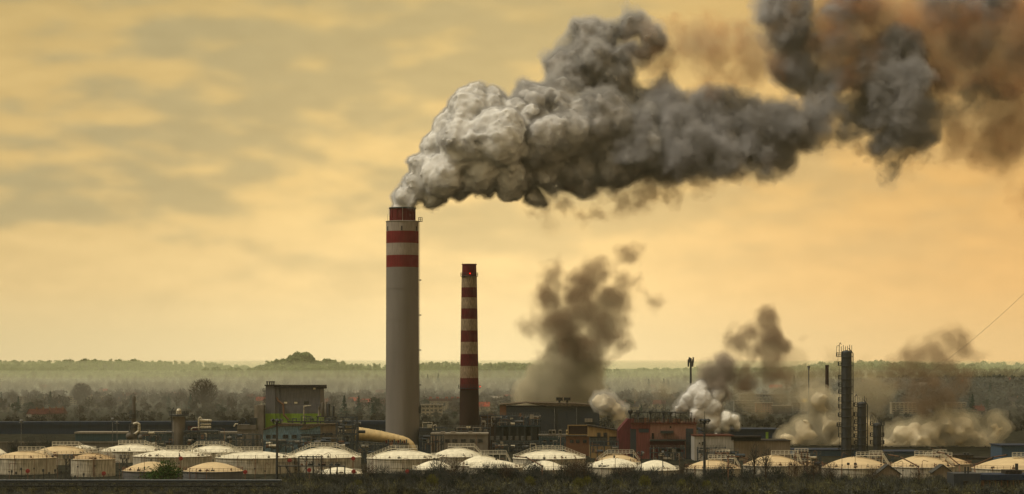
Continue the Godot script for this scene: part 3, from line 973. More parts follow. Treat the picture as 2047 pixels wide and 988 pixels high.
func reels() -> void:
	reel(55, 942, 855, "red disc of a fire monitor in front of the sandy far-left tank")
	reel(207, 947, 855, "red disc of a fire monitor in front of the tan tank")
	reel(361, 917, 900, "red fire monitor showing above the dark green bush")
	reel(490, 944, 862, "red disc at the right end of the free-standing buff dome")
	reel(579, 921, 868, "red fire monitor beside the tall mast on the gantry's left end")
	reel(618, 940, 852, "red disc seen through the legs of the steel gantry")
	reel(707, 943, 856, "largest red disc, right of the gantry above the shrubs")
	reel(706, 917, 900, "small red head at the gantry's right end")
	reel(814, 943, 858, "red disc among the shrub tops below the huge chimney")


func green_banded_building() -> void:
	var d := 1180.0
	var o := site("process_building", 588, d, "grey clad tower block with a lime green band and an overhanging roof", "building")
	slab(o, "wall", 550, 640, 774, 827, 24, "clad_grey")
	slab(o, "wall", 531, 550, 772, 827, 24, "clad_grey", .5)
	slab(o, "green_band", 550, 640.4, 827, 3000, 24, "clad_green", .06)
	slab(o, "green_band", 530.6, 550, 827, 3000, 24, "clad_green", .56)
	slab(o, "roof", 548, 645, 770, 774, 27, "roof_dark", 1.5)
	slab(o, "eave", 634, 645.5, 774, 777.5, 27, "roof_dark", 1.4)
	slab(o, "roof", 529, 551, 769.5, 772, 25, "roof_dark", 1.0)
	for q in [[567.5, 574], [588, 594.5]]: pane(o, q[0], q[1], 803.5, 807, "tank_roof", .05)
	pane(o, 608, 616, 803, 807, "glass_dark", .05)
	pane(o, 626, 631, 775.5, 779, "tank_roof", .05)
	pipe(o, "brown_flue", [[553, 795, .8], [557, 802, .9], [566.5, 809, .9], [567.5, 830, .9], [577, 839, .9]], 1.8, "rail_rust")
	pipe(o, "white_flue", [[607.5, 842, .9], [607.5, 812.5, .9], [622, 811, .9]], 1.1, "pipe_silver")
	pipe(o, "drain_pipe", [[559.5, 774, .3], [559.5, 840, .3]], .6, "steel_dark")
	for k in 4:
		var px: float = [533.0, 538, 542.5, 546.5][k]
		part("roof_vent", Geo.new().cyl(Vector3(lx(o, px), ly(o, 770), -2), Vector3(lx(o, px), ly(o, 764), -2), .32, .32, 8).cyl(Vector3(lx(o, px), ly(o, 764.5), -2), Vector3(lx(o, px), ly(o, 762.5), -2), .6, .5, 8), "steel_dark", o)
	var g := Geo.new()
	for y in [782.0, 793, 804.5]:
		g.span(lx(o, 524.5), lx(o, 531), ly(o, y) - .2, ly(o, y), -3, -1)
		g.rail(Vector3(lx(o, 524.8), ly(o, y), -1.1), Vector3(lx(o, 531), ly(o, y), -1.1), 1.3, .8, .15)
	g.beam(Vector3(lx(o, 527), ly(o, 805), -1.4), Vector3(lx(o, 527), ly(o, 779), -1.4), .2)
	g.beam(Vector3(lx(o, 529), ly(o, 805), -1.4), Vector3(lx(o, 529), ly(o, 779), -1.4), .2)
	part("side_stair", g, "steel_dark", o)


func seams(o: Node3D, x0: float, x1: float, y0: float, y1: float, step: float, m: String, dz := 0.0) -> void:   # sheet joints, standing a little proud
	var g := Geo.new()
	var x := x0 + step
	while x < x1 - 1:
		g.span(lx(o, x) - .06, lx(o, x) + .06, 0.0 if y1 > 2000 else ly(o, y1), ly(o, y0), dz - .05, dz + .08)
		x += step
	part("sheet_joint", g, m, o).set_meta("kind", "stuff")


func left_plant() -> void:
	# long sheds at the back
	var o := site("long_shed", 350, 1560, "long dark slate shed stretching behind the left plant", "shed")
	slab(o, "wall", -60, 778, 850, 3000, 40, "shed_slate")
	part("roof", Geo.new().prism([Vector2(lx(o, -64), ly(o, 850)), Vector2(lx(o, 782), ly(o, 850)), Vector2(lx(o, 780), ly(o, 842)), Vector2(lx(o, -62), ly(o, 844))], -20, .6), "shed_slate", o)
	seams(o, -60, 778, 850, 3000, 21, "shed_slate")
	o = site("low_shed", 250, 1400, "low teal shed with a pale eaves line in front of the long slate shed", "shed")
	slab(o, "wall", 150, 545, 867, 3000, 20, "shed_teal")
	slab(o, "eaves", 148, 547, 864, 867, 20.6, "concrete_pale", .3)
	seams(o, 150, 545, 867, 3000, 17, "shed_teal")
	o = site("boundary_wall", 130, 1180, "dark wall behind the far-left tanks", "wall")
	slab(o, "wall", -60, 250, 885, 3000, .5, "concrete_dark")
	slab(o, "coping", -61, 251, 883.5, 885, .9, "concrete_pale", .2)
	o = site("long_shed", 1500, 1420, "long dark slate shed behind the white hall", "shed")
	slab(o, "wall", 1404, 1556, 860, 3000, 30, "shed_slate"); slab(o, "roof", 1402, 1558, 857.5, 860, 31, "shed_slate", .5)
	seams(o, 1404, 1556, 860, 3000, 19, "shed_slate")
	slab(o, "teal_door", 1531, 1536, 864, 880, .5, "clad_green", .3)
	# thin tower with flare-like head
	o = site("reactor_tower", 267, 1150, "rusty slim tower with ring platforms and a square head, left plant", "refinery tower")
	part("stack", Geo.new().lathe([Vector2(m_(o, 8), 0), Vector2(m_(o, 7), ly(o, 862)), Vector2(m_(o, 4.2), ly(o, 838)), Vector2(m_(o, 3.4), ly(o, 803)), Vector2(m_(o, 4.2), ly(o, 801)), Vector2(m_(o, 4.4), ly(o, 793)), Vector2(.1, ly(o, 792))], 20), "concrete_dark", o)
	for y in [828.0, 836, 855]:
		var w := m_(o, 9.5)
		var p := part("platform", Geo.new().lathe([Vector2(.4, ly(o, y)), Vector2(w, ly(o, y)), Vector2(w, ly(o, y) + .25), Vector2(.4, ly(o, y) + .25)], 18), "steel_dark", o)
		part("platform_railing", Geo.new().ring_rail(Vector3(0, ly(o, y) + .2, 0), w - .1, 1.4, 14, .13), "steel_dark", p)
	pipe(o, "elbow_pipe", [[271, 868, 2], [279, 862, 2], [279, 849, 2], [274, 846, 2], [268, 848, 2]], 3.0, "pipe_silver")
	for q in [[260, 872.0, 7.0], [283, 874, 5.5]]: part("drum", Geo.new().ball(Vector3(lx(o, q[0]), ly(o, q[1]), 3), m_(o, q[2]), 14, 8), "concrete_dark", o)
	for k in 2: part("leg", Geo.new().beam(Vector3(lx(o, 252 + k * 34), 0, 4), Vector3(lx(o, 262 + k * 14), ly(o, 846), 1), .5), "steel_dark", o)
	# silo
	o = site("silo", 357, 1130, "stained concrete silo with a wide dark platform and white domes on top", "silo")
	part("shell", Geo.new().lathe([Vector2(m_(o, 13), -1), Vector2(m_(o, 12.4), ly(o, 833))], 36), "concrete", o)
	part("platform", Geo.new().lathe([Vector2(1, ly(o, 832)), Vector2(m_(o, 20), ly(o, 831)), Vector2(m_(o, 20), ly(o, 829)), Vector2(1, ly(o, 828.5))], 28), "steel_dark", o)
	part("platform_railing", Geo.new().ring_rail(Vector3(0, ly(o, 829), 0), m_(o, 19.6), 1.6, 24, .14), "steel_dark", o)
	for q in [[351.0, 5.5], [360, 3.5]]: part("dome", Geo.new().lathe([Vector2(m_(o, q[1]), ly(o, 829)), Vector2(m_(o, q[1]), ly(o, 822)), Vector2(m_(o, q[1]) * .7, ly(o, 818)), Vector2(.05, ly(o, 816.5))], 16), "pipe_silver" if q[1] > 4 else "steel_dark", o)
	pipe(o, "side_pipe", [[344.5, 884, 3], [344.5, 822, 3], [349, 815, 3]], 1.1, "steel_dark")
	pipe(o, "side_pipe", [[371, 884, 2], [371, 832, 2]], .8, "steel_dark")
	for k in 5: part("hatch", Geo.new().cyl(Vector3(lx(o, 366 + k * 2.6), ly(o, 829), 2), Vector3(lx(o, 366 + k * 2.6), ly(o, 825.0 - k % 2 * 3), 2), .25, .25, 8), "steel_dark", o)
	# exchanger frame with silver drums
	o = site("drum_unit", 405, 1130, "steel frame carrying shiny silver drums and bent pipes", "process unit")
	slab(o, "deck", 368, 438, 861, 863.5, 8, "steel_blue", 4)
	var g := Geo.new()
	for px in [370.0, 384, 396, 412, 424, 437]:
		for z in [-3.5, 3.5]: g.beam(Vector3(lx(o, px), 0, z), Vector3(lx(o, px), ly(o, 864), z), .4)
		g.beam(Vector3(lx(o, px), ly(o, 865), -3.5), Vector3(lx(o, px), ly(o, 865), 3.5), .3)
	for z in [-3.5, 3.5]: g.beam(Vector3(lx(o, 370), ly(o, 865), z), Vector3(lx(o, 437), ly(o, 865), z), .3)
	for q in [[370, 384], [396, 412], [424, 437]]:
		g.beam(Vector3(lx(o, q[0]), 6, 3.5), Vector3(lx(o, q[1]), ly(o, 864), 3.5), .3); g.beam(Vector3(lx(o, q[1]), 6, 3.5), Vector3(lx(o, q[0]), ly(o, 864), 3.5), .3)
	part("frame", g, "steel_blue", o)
	for q in [[402, 421, 841.5, 3.4], [403, 420, 849, 2.4], [403, 420, 855, 3.0]]:
		part("drum", Geo.new().cyl(Vector3(lx(o, q[0]), ly(o, q[2]), 1), Vector3(lx(o, q[1]), ly(o, q[2]), 1), m_(o, q[3]), m_(o, q[3]), 16).ball(Vector3(lx(o, q[1]), ly(o, q[2]), 1), m_(o, q[3]), 12, 6).ball(Vector3(lx(o, q[0]), ly(o, q[2]), 1), m_(o, q[3]), 12, 6), "pipe_silver", o)
	pipe(o, "bent_pipe", [[398, 860, 2], [398, 837, 2], [401, 834.5, 2], [404, 838, 2]], 1.7, "pipe_silver")
	pipe(o, "bent_pipe", [[384, 866, 3], [384, 858, 3], [387, 855.5, 3], [400, 855, 2]], 1.3, "pipe_silver")
	pipe(o, "bent_pipe", [[411, 866, 4.2], [414.5, 868, 4.2], [414.5, 884, 4.2]], 1.4, "pipe_silver")
	slab(o, "red_panel", 374, 398, 853, 861, 2, "red_wall_deep", -2)
	slab(o, "back_panel", 375, 397, 868, 3000, 1, "shed_teal", -3)
	part("deck_railing", Geo.new().rail(Vector3(lx(o, 368), ly(o, 861), 3.9), Vector3(lx(o, 438), ly(o, 861), 3.9), 1.3, 1.6, .12), "steel_blue", o)
	# block with fans, tall duct
	o = site("fan_house", 492, 1160, "squat concrete block with dark fans on its roof, left of the tall slab tower", "building")
	slab(o, "wall", 474, 511, 850, 3000, 12, "concrete")
	slab(o, "ledge", 473, 511, 857.5, 859, 12.4, "concrete_dark", .3)
	for q in [[485.0, 841, 5.5], [479, 845, 3.5], [497, 843, 3.5]]:
		part("fan", Geo.new().cyl(Vector3(lx(o, q[0]), ly(o, q[1]), 0), Vector3(lx(o, q[0]), ly(o, q[1]), -3), m_(o, q[2]), m_(o, q[2]), 16), "steel_dark", o)
	slab(o, "housing", 499, 511, 836, 850, 6, "steel_dark", -1)
	part("roof_railing", Geo.new().rail(Vector3(lx(o, 472), ly(o, 850), .1), Vector3(lx(o, 498), ly(o, 850), .1), 2.6, 1.0, .15), "steel_dark", o)
	pipe(o, "pipe_elbow", [[468, 853, 1], [471, 848, 1], [476, 848, 1]], 1.5, "pipe_silver")
	o = site("slab_tower", 521, 1175, "tall narrow concrete slab tower at the left side of the green-banded building", "tower")
	slab(o, "shaft", 514, 526.5, 810.5, 3000, 8, "concrete")
	slab(o, "shaft_side", 508, 514, 811, 3000, 7, "concrete_pale", -.4)
	# blue sheds
	o = site("blue_shed", 565, 1125, "pale blue shed with a lean-to roof below the lime green band, left one of two", "shed")
	part("wall", Geo.new().prism([Vector2(lx(o, 526), 0), Vector2(lx(o, 603), 0), Vector2(lx(o, 603), ly(o, 852)), Vector2(lx(o, 552), ly(o, 853)), Vector2(lx(o, 526), ly(o, 861))], -14, 0), "clad_blue", o)
	part("roof", Geo.new().prism([Vector2(lx(o, 524), ly(o, 861)), Vector2(lx(o, 551), ly(o, 852.6)), Vector2(lx(o, 604), ly(o, 851.6)), Vector2(lx(o, 604), ly(o, 848.5)), Vector2(lx(o, 556), ly(o, 846.5)), Vector2(lx(o, 527), ly(o, 857.5))], -15, .5), "roof_brown", o)
	seams(o, 528, 602, 861, 3000, 6, "clad_blue")
	for q in [[532, 540], [545, 551], [566, 575], [584, 592]]: pane(o, q[0], q[1], 870, 876, "glass_dark", .04)
	slab(o, "canopy", 540, 572, 879, 881, 3, "concrete_pale", 3)
	o = site("blue_shed", 638, 1110, "pale blue shed with a rising roof edge, right one of two", "shed")
	part("wall", Geo.new().prism([Vector2(lx(o, 602), 0), Vector2(lx(o, 640), 0), Vector2(lx(o, 640), ly(o, 851.5)), Vector2(lx(o, 613), ly(o, 859.5)), Vector2(lx(o, 602), ly(o, 860))], -12, 0), "clad_blue", o)
	part("roof", Geo.new().prism([Vector2(lx(o, 598), ly(o, 859.6)), Vector2(lx(o, 613), ly(o, 859)), Vector2(lx(o, 641), ly(o, 851)), Vector2(lx(o, 672), ly(o, 849)), Vector2(lx(o, 672), ly(o, 847)), Vector2(lx(o, 610), ly(o, 848.5))], -12.5, .6), "roof_brown", o)
	slab(o, "annex", 640, 671, 850, 3000, 10, "beige_wall", -.3)
	for x in [645.0, 652, 659]: pane(o, x, x + 5, 866, 872, "glass_dark", -.25)
	seams(o, 603, 640, 861, 3000, 5.5, "clad_blue")
	pane(o, 620, 629, 873, 880, "glass_dark", .04)
	slab(o, "pipe_shelf", 600, 690, 868.2, 869, 3, "steel_dark", 3)
	part("shelf_railing", Geo.new().rail(Vector3(lx(o, 600), ly(o, 868), 2.8), Vector3(lx(o, 690), ly(o, 868), 2.8), 1.2, 1.6, .1), "steel_blue", o)
	# pipe bridge over the sheds
	o = site("pipe_bridge", 615, 1140, "tangle of dark pipes on a bridge across the lime green band", "pipe bridge")
	slab(o, "deck", 575, 682, 842, 844.5, 5, "steel_dark", 2.5)
	rng.seed = 31
	for k in 15:
		var px := rng.randf_range(577, 676); var w := rng.randf_range(3, 12); var y := rng.randf_range(831, 840); var z := rng.randf_range(-1.5, 2)
		pipe(o, "pipe", [[px, 843, z], [px, y, z], [px + w, y + rng.randf_range(-1, 1), z], [px + w, 843, z]], rng.randf_range(.35, .9), ["steel_blue", "steel_dark", "steel_grey"][k % 3])
	g = Geo.new()
	for px in [585.0, 610, 640, 668]:
		for z in [-2.0, 2]: g.beam(Vector3(lx(o, px), 0, z), Vector3(lx(o, px), ly(o, 843), z), .35)
	g.beam(Vector3(lx(o, 585), ly(o, 870), 2), Vector3(lx(o, 610), ly(o, 844), 2), .3); g.beam(Vector3(lx(o, 590), ly(o, 868), 2.3), Vector3(lx(o, 604), ly(o, 844), 2.3), .9)
	part("trestle", g, "steel_blue", o)
	part("deck_railing", Geo.new().rail(Vector3(lx(o, 575), ly(o, 842), 2.4), Vector3(lx(o, 682), ly(o, 842), 2.4), 1.3, 1.4, .1), "steel_blue", o)
	# vessels at the green building's right side
	o = site("vessel_group", 652, 1150, "dark upright vessels and ladders right of the green-banded building", "process unit")
	slab(o, "deck", 633, 672, 832, 834, 7, "steel_dark", 3)
	for q in [[645.0, 804, 3.2, "concrete_dark"], [652, 802, 2.3, "concrete"], [657, 806, 3.6, "steel_dark"], [638, 812, 2.0, "concrete_pale"], [666, 812, 2.4, "steel_dark"]]:
		part("vessel", Geo.new().lathe([Vector2(m_(o, q[2]), ly(o, 833)), Vector2(m_(o, q[2]), ly(o, q[1] + 2)), Vector2(.05, ly(o, q[1]))], 14, Vector3(lx(o, q[0]), 0, rng.randf_range(-2, 2))), q[3], o)
	pipe(o, "hoop_pipe", [[658, 808, 1], [658, 796, 1], [660, 794, 1], [662, 797, 1], [662, 832, 1]], .5, "steel_grey")
	for q in [[634, 815.0], [662, 812]]:
		part("platform_railing", Geo.new().rail(Vector3(lx(o, q[0]), ly(o, q[1]), 2.8), Vector3(lx(o, q[0] + 9), ly(o, q[1]), 2.8), 1.4, .8, .12).span(lx(o, q[0]), lx(o, q[0] + 9), ly(o, q[1]) - .2, ly(o, q[1]), .8, 2.9), "steel_dark", o)
	g = Geo.new()
	for px in [635.0, 650, 670]:
		for z in [-3.0, 2.6]: g.beam(Vector3(lx(o, px), 0, z), Vector3(lx(o, px), ly(o, 834), z), .35)
	part("legs", g, "steel_dark", o)
	# open steel tower
	o = site("steel_tower", 700, 1085, "open blue-grey steel frame tower at the upper end of the big duct", "steel frame")
	g = Geo.new()
	for px in [686.5, 705.5, 713.5]:
		for z in [-4.0, 4]: g.beam(Vector3(lx(o, px), 0, z), Vector3(lx(o, px), ly(o, 833.5 if px > 690 else 840), z), .42)
	for px in [686.5, 713.5]: g.beam(Vector3(lx(o, px), ly(o, 868), -4), Vector3(lx(o, px), ly(o, 868), 4), .35)
	for y in [834.5, 868, 884]:
		for z in [-4.0, 4]: g.beam(Vector3(lx(o, 680), ly(o, y), z), Vector3(lx(o, 714), ly(o, y), z), .4)
	for z in [-4.0, 4]:
		g.beam(Vector3(lx(o, 687), ly(o, 884), z), Vector3(lx(o, 705), ly(o, 869), z), .28); g.beam(Vector3(lx(o, 700), ly(o, 836), z), Vector3(lx(o, 713), ly(o, 850), z), .3)
		g.beam(Vector3(lx(o, 687), ly(o, 903), z), Vector3(lx(o, 713), ly(o, 885), z), .28); g.beam(Vector3(lx(o, 713), ly(o, 903), z), Vector3(lx(o, 687), ly(o, 885), z), .28)
	part("frame", g, "steel_blue", o)
	for y in [868.0, 850]: slab(o, "deck", 684, 713, y, y + 1.2, 7.6, "steel_dark", 3.8)
	part("deck_railing", Geo.new().rail(Vector3(lx(o, 676), ly(o, 835), 4), Vector3(lx(o, 714), ly(o, 835), 4), 1.5, 1.2, .12).rail(Vector3(lx(o, 684), ly(o, 868), 4), Vector3(lx(o, 713), ly(o, 868), 4), 1.2, 1.2, .12), "steel_blue", o)
	for k in 3: slab(o, "machine", [690.0, 692, 687][k], [705.0, 706, 696][k], [850.5, 858, 872][k], [855.0, 866, 882][k], 4, ["pipe_silver", "concrete_pale", "steel_dark"][k], 1)
	part("hoist", Geo.new().beam(Vector3(lx(o, 692), ly(o, 834), 0), Vector3(lx(o, 692), ly(o, 825), 0), .3).beam(Vector3(lx(o, 692), ly(o, 826), 0), Vector3(lx(o, 703), ly(o, 833), 0), .25), "steel_dark", o)
	# the duct
	o = site("flue_duct", 765, 1130, "fat tan flue duct sloping down into the foot of the huge grey chimney", "duct")
	var pts := [[711.0, 867.0, 13.5], [735, 869.5, 12.5], [760, 873, 11.5], [785, 877.5, 10.3], [803, 881, 9.4], [813, 884.5, 9], [820, 890, 8.6], [824, 897, 8.2], [826, 910, 8]]
	var du := Geo.new()
	for k in pts.size() - 1:
		du.cyl(Vector3(lx(o, pts[k][0]), ly(o, pts[k][1]), 0), Vector3(lx(o, pts[k + 1][0]), ly(o, pts[k + 1][1]), 0), m_(o, pts[k][2]), m_(o, pts[k + 1][2]), 28, k == 0)
		if k: du.ball(Vector3(lx(o, pts[k][0]), ly(o, pts[k][1]), 0), m_(o, pts[k][2]) * .998, 24, 12)
	part("duct", du, "duct_tan", o)
	for k in 9:
		var t := k / 8.0 * 4.0
		var i := int(minf(t, 3)); var q := t - i
		var a := Vector3(lx(o, pts[i][0]), ly(o, pts[i][1]), 0); var b := Vector3(lx(o, pts[i + 1][0]), ly(o, pts[i + 1][1]), 0)
		var c := a.lerp(b, q); var r := m_(o, lerpf(pts[i][2], pts[i + 1][2], q)) + .14
		part("stiffener", Geo.new().cyl(c, c + (b - a).normalized() * .3, r, r, 28), "duct_tan", o)
	g = Geo.new()
	for k in 9:
		var px := 716.0 + k * 11.5; var yt := ly(o, lerpf(882, 892, k / 8.0))
		for z in [-3.0, 3.0]: g.beam(Vector3(lx(o, px), 0, z), Vector3(lx(o, px), yt, z), .4)
		if k < 8: g.beam(Vector3(lx(o, px), yt - 4.5, 3.0), Vector3(lx(o, px + 11.5), yt - .8, 3.0), .3); g.beam(Vector3(lx(o, px), yt - .5, 3.0), Vector3(lx(o, px + 11.5), yt - 4.8, 3.0), .3)
	g.beam(Vector3(lx(o, 714), ly(o, 882), 3), Vector3(lx(o, 812), ly(o, 892), 3), .5)
	part("trestle", g, "steel_blue", o)
	slab(o, "service_deck", 765, 818, 886.5, 888, 7, "steel_dark", 4.5)
	for k in 12: part("deck_valve", Geo.new().box(Vector3(lx(o, 769 + k * 4), ly(o, 884 - k % 3), 4), Vector3(.6, 1.0 + k % 3 * .4, .6)), ["steel_dark", "band_maroon", "steel_blue"][k % 3], o)


func pipe_tangle(x0: float, x1: float, y0: float, y1: float, d: float, label: String, count: int, seed_: int) -> void:   # a trestle of short crossing pipes, valves and a railed deck
	var o := site("pipe_trestle", (x0 + x1) * .5, d, label, "pipe trestle")
	rng.seed = seed_
	var g := Geo.new()
	var n := maxi(2, int((x1 - x0) / 14))
	for k in n + 1:
		var px := lerpf(x0, x1, float(k) / n)
		for z in [-2.0, 2.0]: g.beam(Vector3(lx(o, px), 0, z), Vector3(lx(o, px), ly(o, y0 + rng.randf_range(0, 3)), z), .3)
		g.beam(Vector3(lx(o, px), ly(o, y0 + 3), -2), Vector3(lx(o, px), ly(o, y0 + 3), 2), .24)
		if k < n:
			var nx := lerpf(x0, x1, (k + 1.0) / n)
			g.beam(Vector3(lx(o, px), ly(o, y1), 2), Vector3(lx(o, nx), ly(o, lerpf(y0, y1, .45)), 2), .2)
	for y in [y0 + 3, lerpf(y0, y1, .45)]:
		for z in [-2.0, 2.0]: g.beam(Vector3(lx(o, x0), ly(o, y), z), Vector3(lx(o, x1), ly(o, y), z), .26)
	part("frame", g, "steel_blue", o)
	part("deck_railing", Geo.new().rail(Vector3(lx(o, x0), ly(o, y0 + 3), 2), Vector3(lx(o, x1), ly(o, y0 + 3), 2), 1.3, 1.3, .12), "steel_grey", o)
	for k in count:
		var a := rng.randf_range(x0, x1); var b := clampf(a + rng.randf_range(-22, 22), x0, x1); var y := rng.randf_range(y0, y1 - 2); var z := rng.randf_range(-1.6, 2.4)
		var m: String = ["steel_blue", "steel_dark", "steel_grey", "pipe_silver", "rail_rust", "concrete_pale"][rng.randi() % 6]
		if rng.randf() < .6: pipe(o, "pipe", [[a, y1, z], [a, y, z], [b, y, z], [b, minf(y1, y + rng.randf_range(3, 12)), z]], rng.randf_range(.35, .8), m)
		elif rng.randf() < .5: part("vessel", Geo.new().cyl(Vector3(lx(o, a), ly(o, y + 2), z), Vector3(lx(o, a) + rng.randf_range(1.5, 4), ly(o, y + 2), z), .7, .7, 12), m, o)
		else: part("valve_box", Geo.new().box(Vector3(lx(o, a), ly(o, y), z), Vector3(rng.randf_range(.7, 2), rng.randf_range(.7, 2.2), 1)), m, o)


func whereabouts(px: float) -> String:
	for q in [[60, "at the left edge"], [215, "left of the rusty slim tower"], [330, "by the rusty slim tower"], [440, "by the silo and silver drums"], [530, "by the slab tower"], [650, "by the green-banded building"], [770, "by the tan flue duct"], [850, "by the huge chimney"], [925, "between the two chimneys"], [1000, "by the striped chimney"], [1100, "below the navy hall's left end"], [1190, "below the navy hall's right end"], [1260, "by the ochre building"], [1330, "by the red building's left half"], [1400, "by the red building's right half"], [1470, "by the white hall"], [1570, "by the beige hall end"], [1650, "by the left blue hall"], [1740, "by the tallest column"], [1830, "by the short column"], [1930, "by the brown block"]]:
		if px < q[0]: return q[1]
	return "at the right edge"


func clutter() -> void:
	pipe_tangle(600, 690, 874, 898, 1075, "pipe trestle before the pale blue sheds, left of the open steel tower", 26, 101)
	pipe_tangle(716, 800, 888, 906, 1070, "low pipe trestle under the fat tan duct", 18, 102)
	pipe_tangle(528, 600, 880, 900, 1090, "pipe trestle before the left blue shed", 16, 103)
	pipe_tangle(984, 1078, 884, 904, 1080, "pipe trestle at the foot of the near-black pipework building", 22, 104)
	pipe_tangle(960, 1078, 828, 850, 1190, "upper pipe trestle across the near-black pipework building", 26, 105)
	pipe_tangle(1300, 1368, 893, 920, 1085, "pipe trestle inside the red building's loading bay", 20, 106)
	pipe_tangle(838, 886, 868, 900, 1110, "pipe trestle in the gap right of the huge chimney", 14, 107)
	pipe_tangle(368, 470, 872, 892, 1120, "pipe trestle under the silver drums", 18, 108)
	pipe_tangle(1430, 1475, 900, 925, 940, "rusty pipe trestle beside the tall mast right of the red building", 14, 109)
	pipe_tangle(1590, 1640, 906, 935, 935, "pipe trestle behind the spreading leafless tree", 14, 110)
	pipe_tangle(1735, 1785, 906, 935, 1000, "pipe trestle at the foot of the short column", 16, 111)
	pipe_tangle(440, 522, 866, 894, 1105, "pipe trestle below the squat fan house and slab tower", 22, 112)
	pipe_tangle(864, 980, 853, 872, 1165, "pipe trestle behind the beige hall's roof edge", 22, 113)
	pipe_tangle(1180, 1236, 880, 906, 1095, "pipe trestle before the ochre building", 14, 114)
	pipe_tangle(672, 716, 840, 870, 1100, "upper pipe trestle inside the open steel tower", 18, 115)
	pipe_tangle(1082, 1130, 872, 900, 1110, "pipe trestle before the low flat building", 12, 116)
	pipe_tangle(285, 345, 862, 890, 1120, "pipe trestle between the rusty slim tower and the silo", 16, 117)
	pipe_tangle(1395, 1450, 893, 918, 1050, "pipe trestle at the white hall's left end", 12, 118)
	# slim stand-pipes between the tanks
	rng.seed = 120
	for k in 46:
		var px := 20.0 + k * 43.5 + rng.randf_range(-14, 14)
		if px > 1895: continue
		var o := site("stand_pipe", px, rng.randf_range(862, 900), "thin rusty stand-pipe among the tanks %s, head bent %s" % [whereabouts(px), "left" if k % 2 else "right"], "stand-pipe", "stand-pipes among the tanks")
		var h := rng.randf_range(5.5, 11.0); var s := -1.0 if k % 2 else 1.0
		part("pipe", Geo.new().tube([Vector3(0, 0, 0), Vector3(0, h, 0), Vector3(s * .5, h + .5, 0), Vector3(s * rng.randf_range(.9, 2.4), h + rng.randf_range(-.6, .4), 0)], .09, 6), "rail_rust", o)
		part("valve", Geo.new().box(Vector3(0, h * .6, .1), Vector3(.5, .5, .4)), "steel_dark", o)


func gantry() -> void:
	var d := 862.0
	var o := site("loading_gantry", 630, d, "steel loading gantry with a deck, railings and an open frame, before the cream tanks", "gantry")
	slab(o, "deck", 557, 690, 931, 933, 4, "steel_dark", 2)
	part("deck_railing", Geo.new().rail(Vector3(lx(o, 557), ly(o, 931), 1.9), Vector3(lx(o, 596), ly(o, 931), 1.9), 1.2, 1.3, .1).rail(Vector3(lx(o, 643), ly(o, 931), 1.9), Vector3(lx(o, 690), ly(o, 931), 1.9), 1.2, 1.3, .1).rail(Vector3(lx(o, 557), ly(o, 931), -1.9), Vector3(lx(o, 690), ly(o, 931), -1.9), 1.2, 1.5, .1), "steel_dark", o)
	var g := Geo.new()
	for px in [597.0, 612, 626, 642.5]:
		for z in [-1.8, 1.8]: g.beam(Vector3(lx(o, px), 0, z), Vector3(lx(o, px), ly(o, 913.5), z), .24)
	for z in [-1.8, 1.8]: g.beam(Vector3(lx(o, 596), ly(o, 913.5), z), Vector3(lx(o, 643.5), ly(o, 913.5), z), .3)
	for px in [597.0, 612, 626, 642.5]: g.beam(Vector3(lx(o, px), ly(o, 913.5), -1.8), Vector3(lx(o, px), ly(o, 913.5), 1.8), .2)
	for px in [560.0, 575, 660, 674, 689]:
		for z in [-1.8, 1.8]: g.beam(Vector3(lx(o, px), 0, z), Vector3(lx(o, px), ly(o, 932), z), .22)
	for q in [[597, 612], [626, 642], [642, 660]]:
		g.beam(Vector3(lx(o, q[0]), 1, 1.8), Vector3(lx(o, q[1]), ly(o, 934), 1.8), .18); g.beam(Vector3(lx(o, q[1]), 1, 1.8), Vector3(lx(o, q[0]), ly(o, 934), 1.8), .18)
	g.beam(Vector3(lx(o, 604), ly(o, 914), 1.8), Vector3(lx(o, 612), ly(o, 924), 1.8), .14); g.beam(Vector3(lx(o, 632), ly(o, 914), 1.8), Vector3(lx(o, 642), ly(o, 922), 1.8), .14)
	part("frame", g, "steel_dark", o)
	var a := Vector3(lx(o, 572), ly(o, 932), 3); var b := Vector3(lx(o, 594), .3, 3)
	var s := Geo.new()
	for z in [-.5, .5]: s.beam(a + Vector3(0, 0, z), b + Vector3(0, 0, z), .12, .3)
	for k in 18: s.box(a.lerp(b, (k + .5) / 18), Vector3(.32, .06, .95))
	part("stair_flight", s, "steel_dark", o)
	part("stair_railing", Geo.new().rail(a + Vector3(0, 0, .5), b + Vector3(0, 0, .5), 1.1, .9, .09), "steel_dark", o)
	rng.seed = 77
	for k in 14:
		var px := rng.randf_range(600, 684); var y := rng.randf_range(922, 929)
		part("loading_arm" if k % 3 == 0 else "valve", Geo.new().cyl(Vector3(lx(o, px), ly(o, 931), rng.randf_range(-1, 1)), Vector3(lx(o, px + rng.randf_range(-2, 2)), ly(o, y), 0), .17, .17, 7).box(Vector3(lx(o, px), ly(o, 929), .4), Vector3(rng.randf_range(.5, 1.3), .5, .6)), ["steel_dark", "rail_rust", "steel_blue"][k % 3], o)


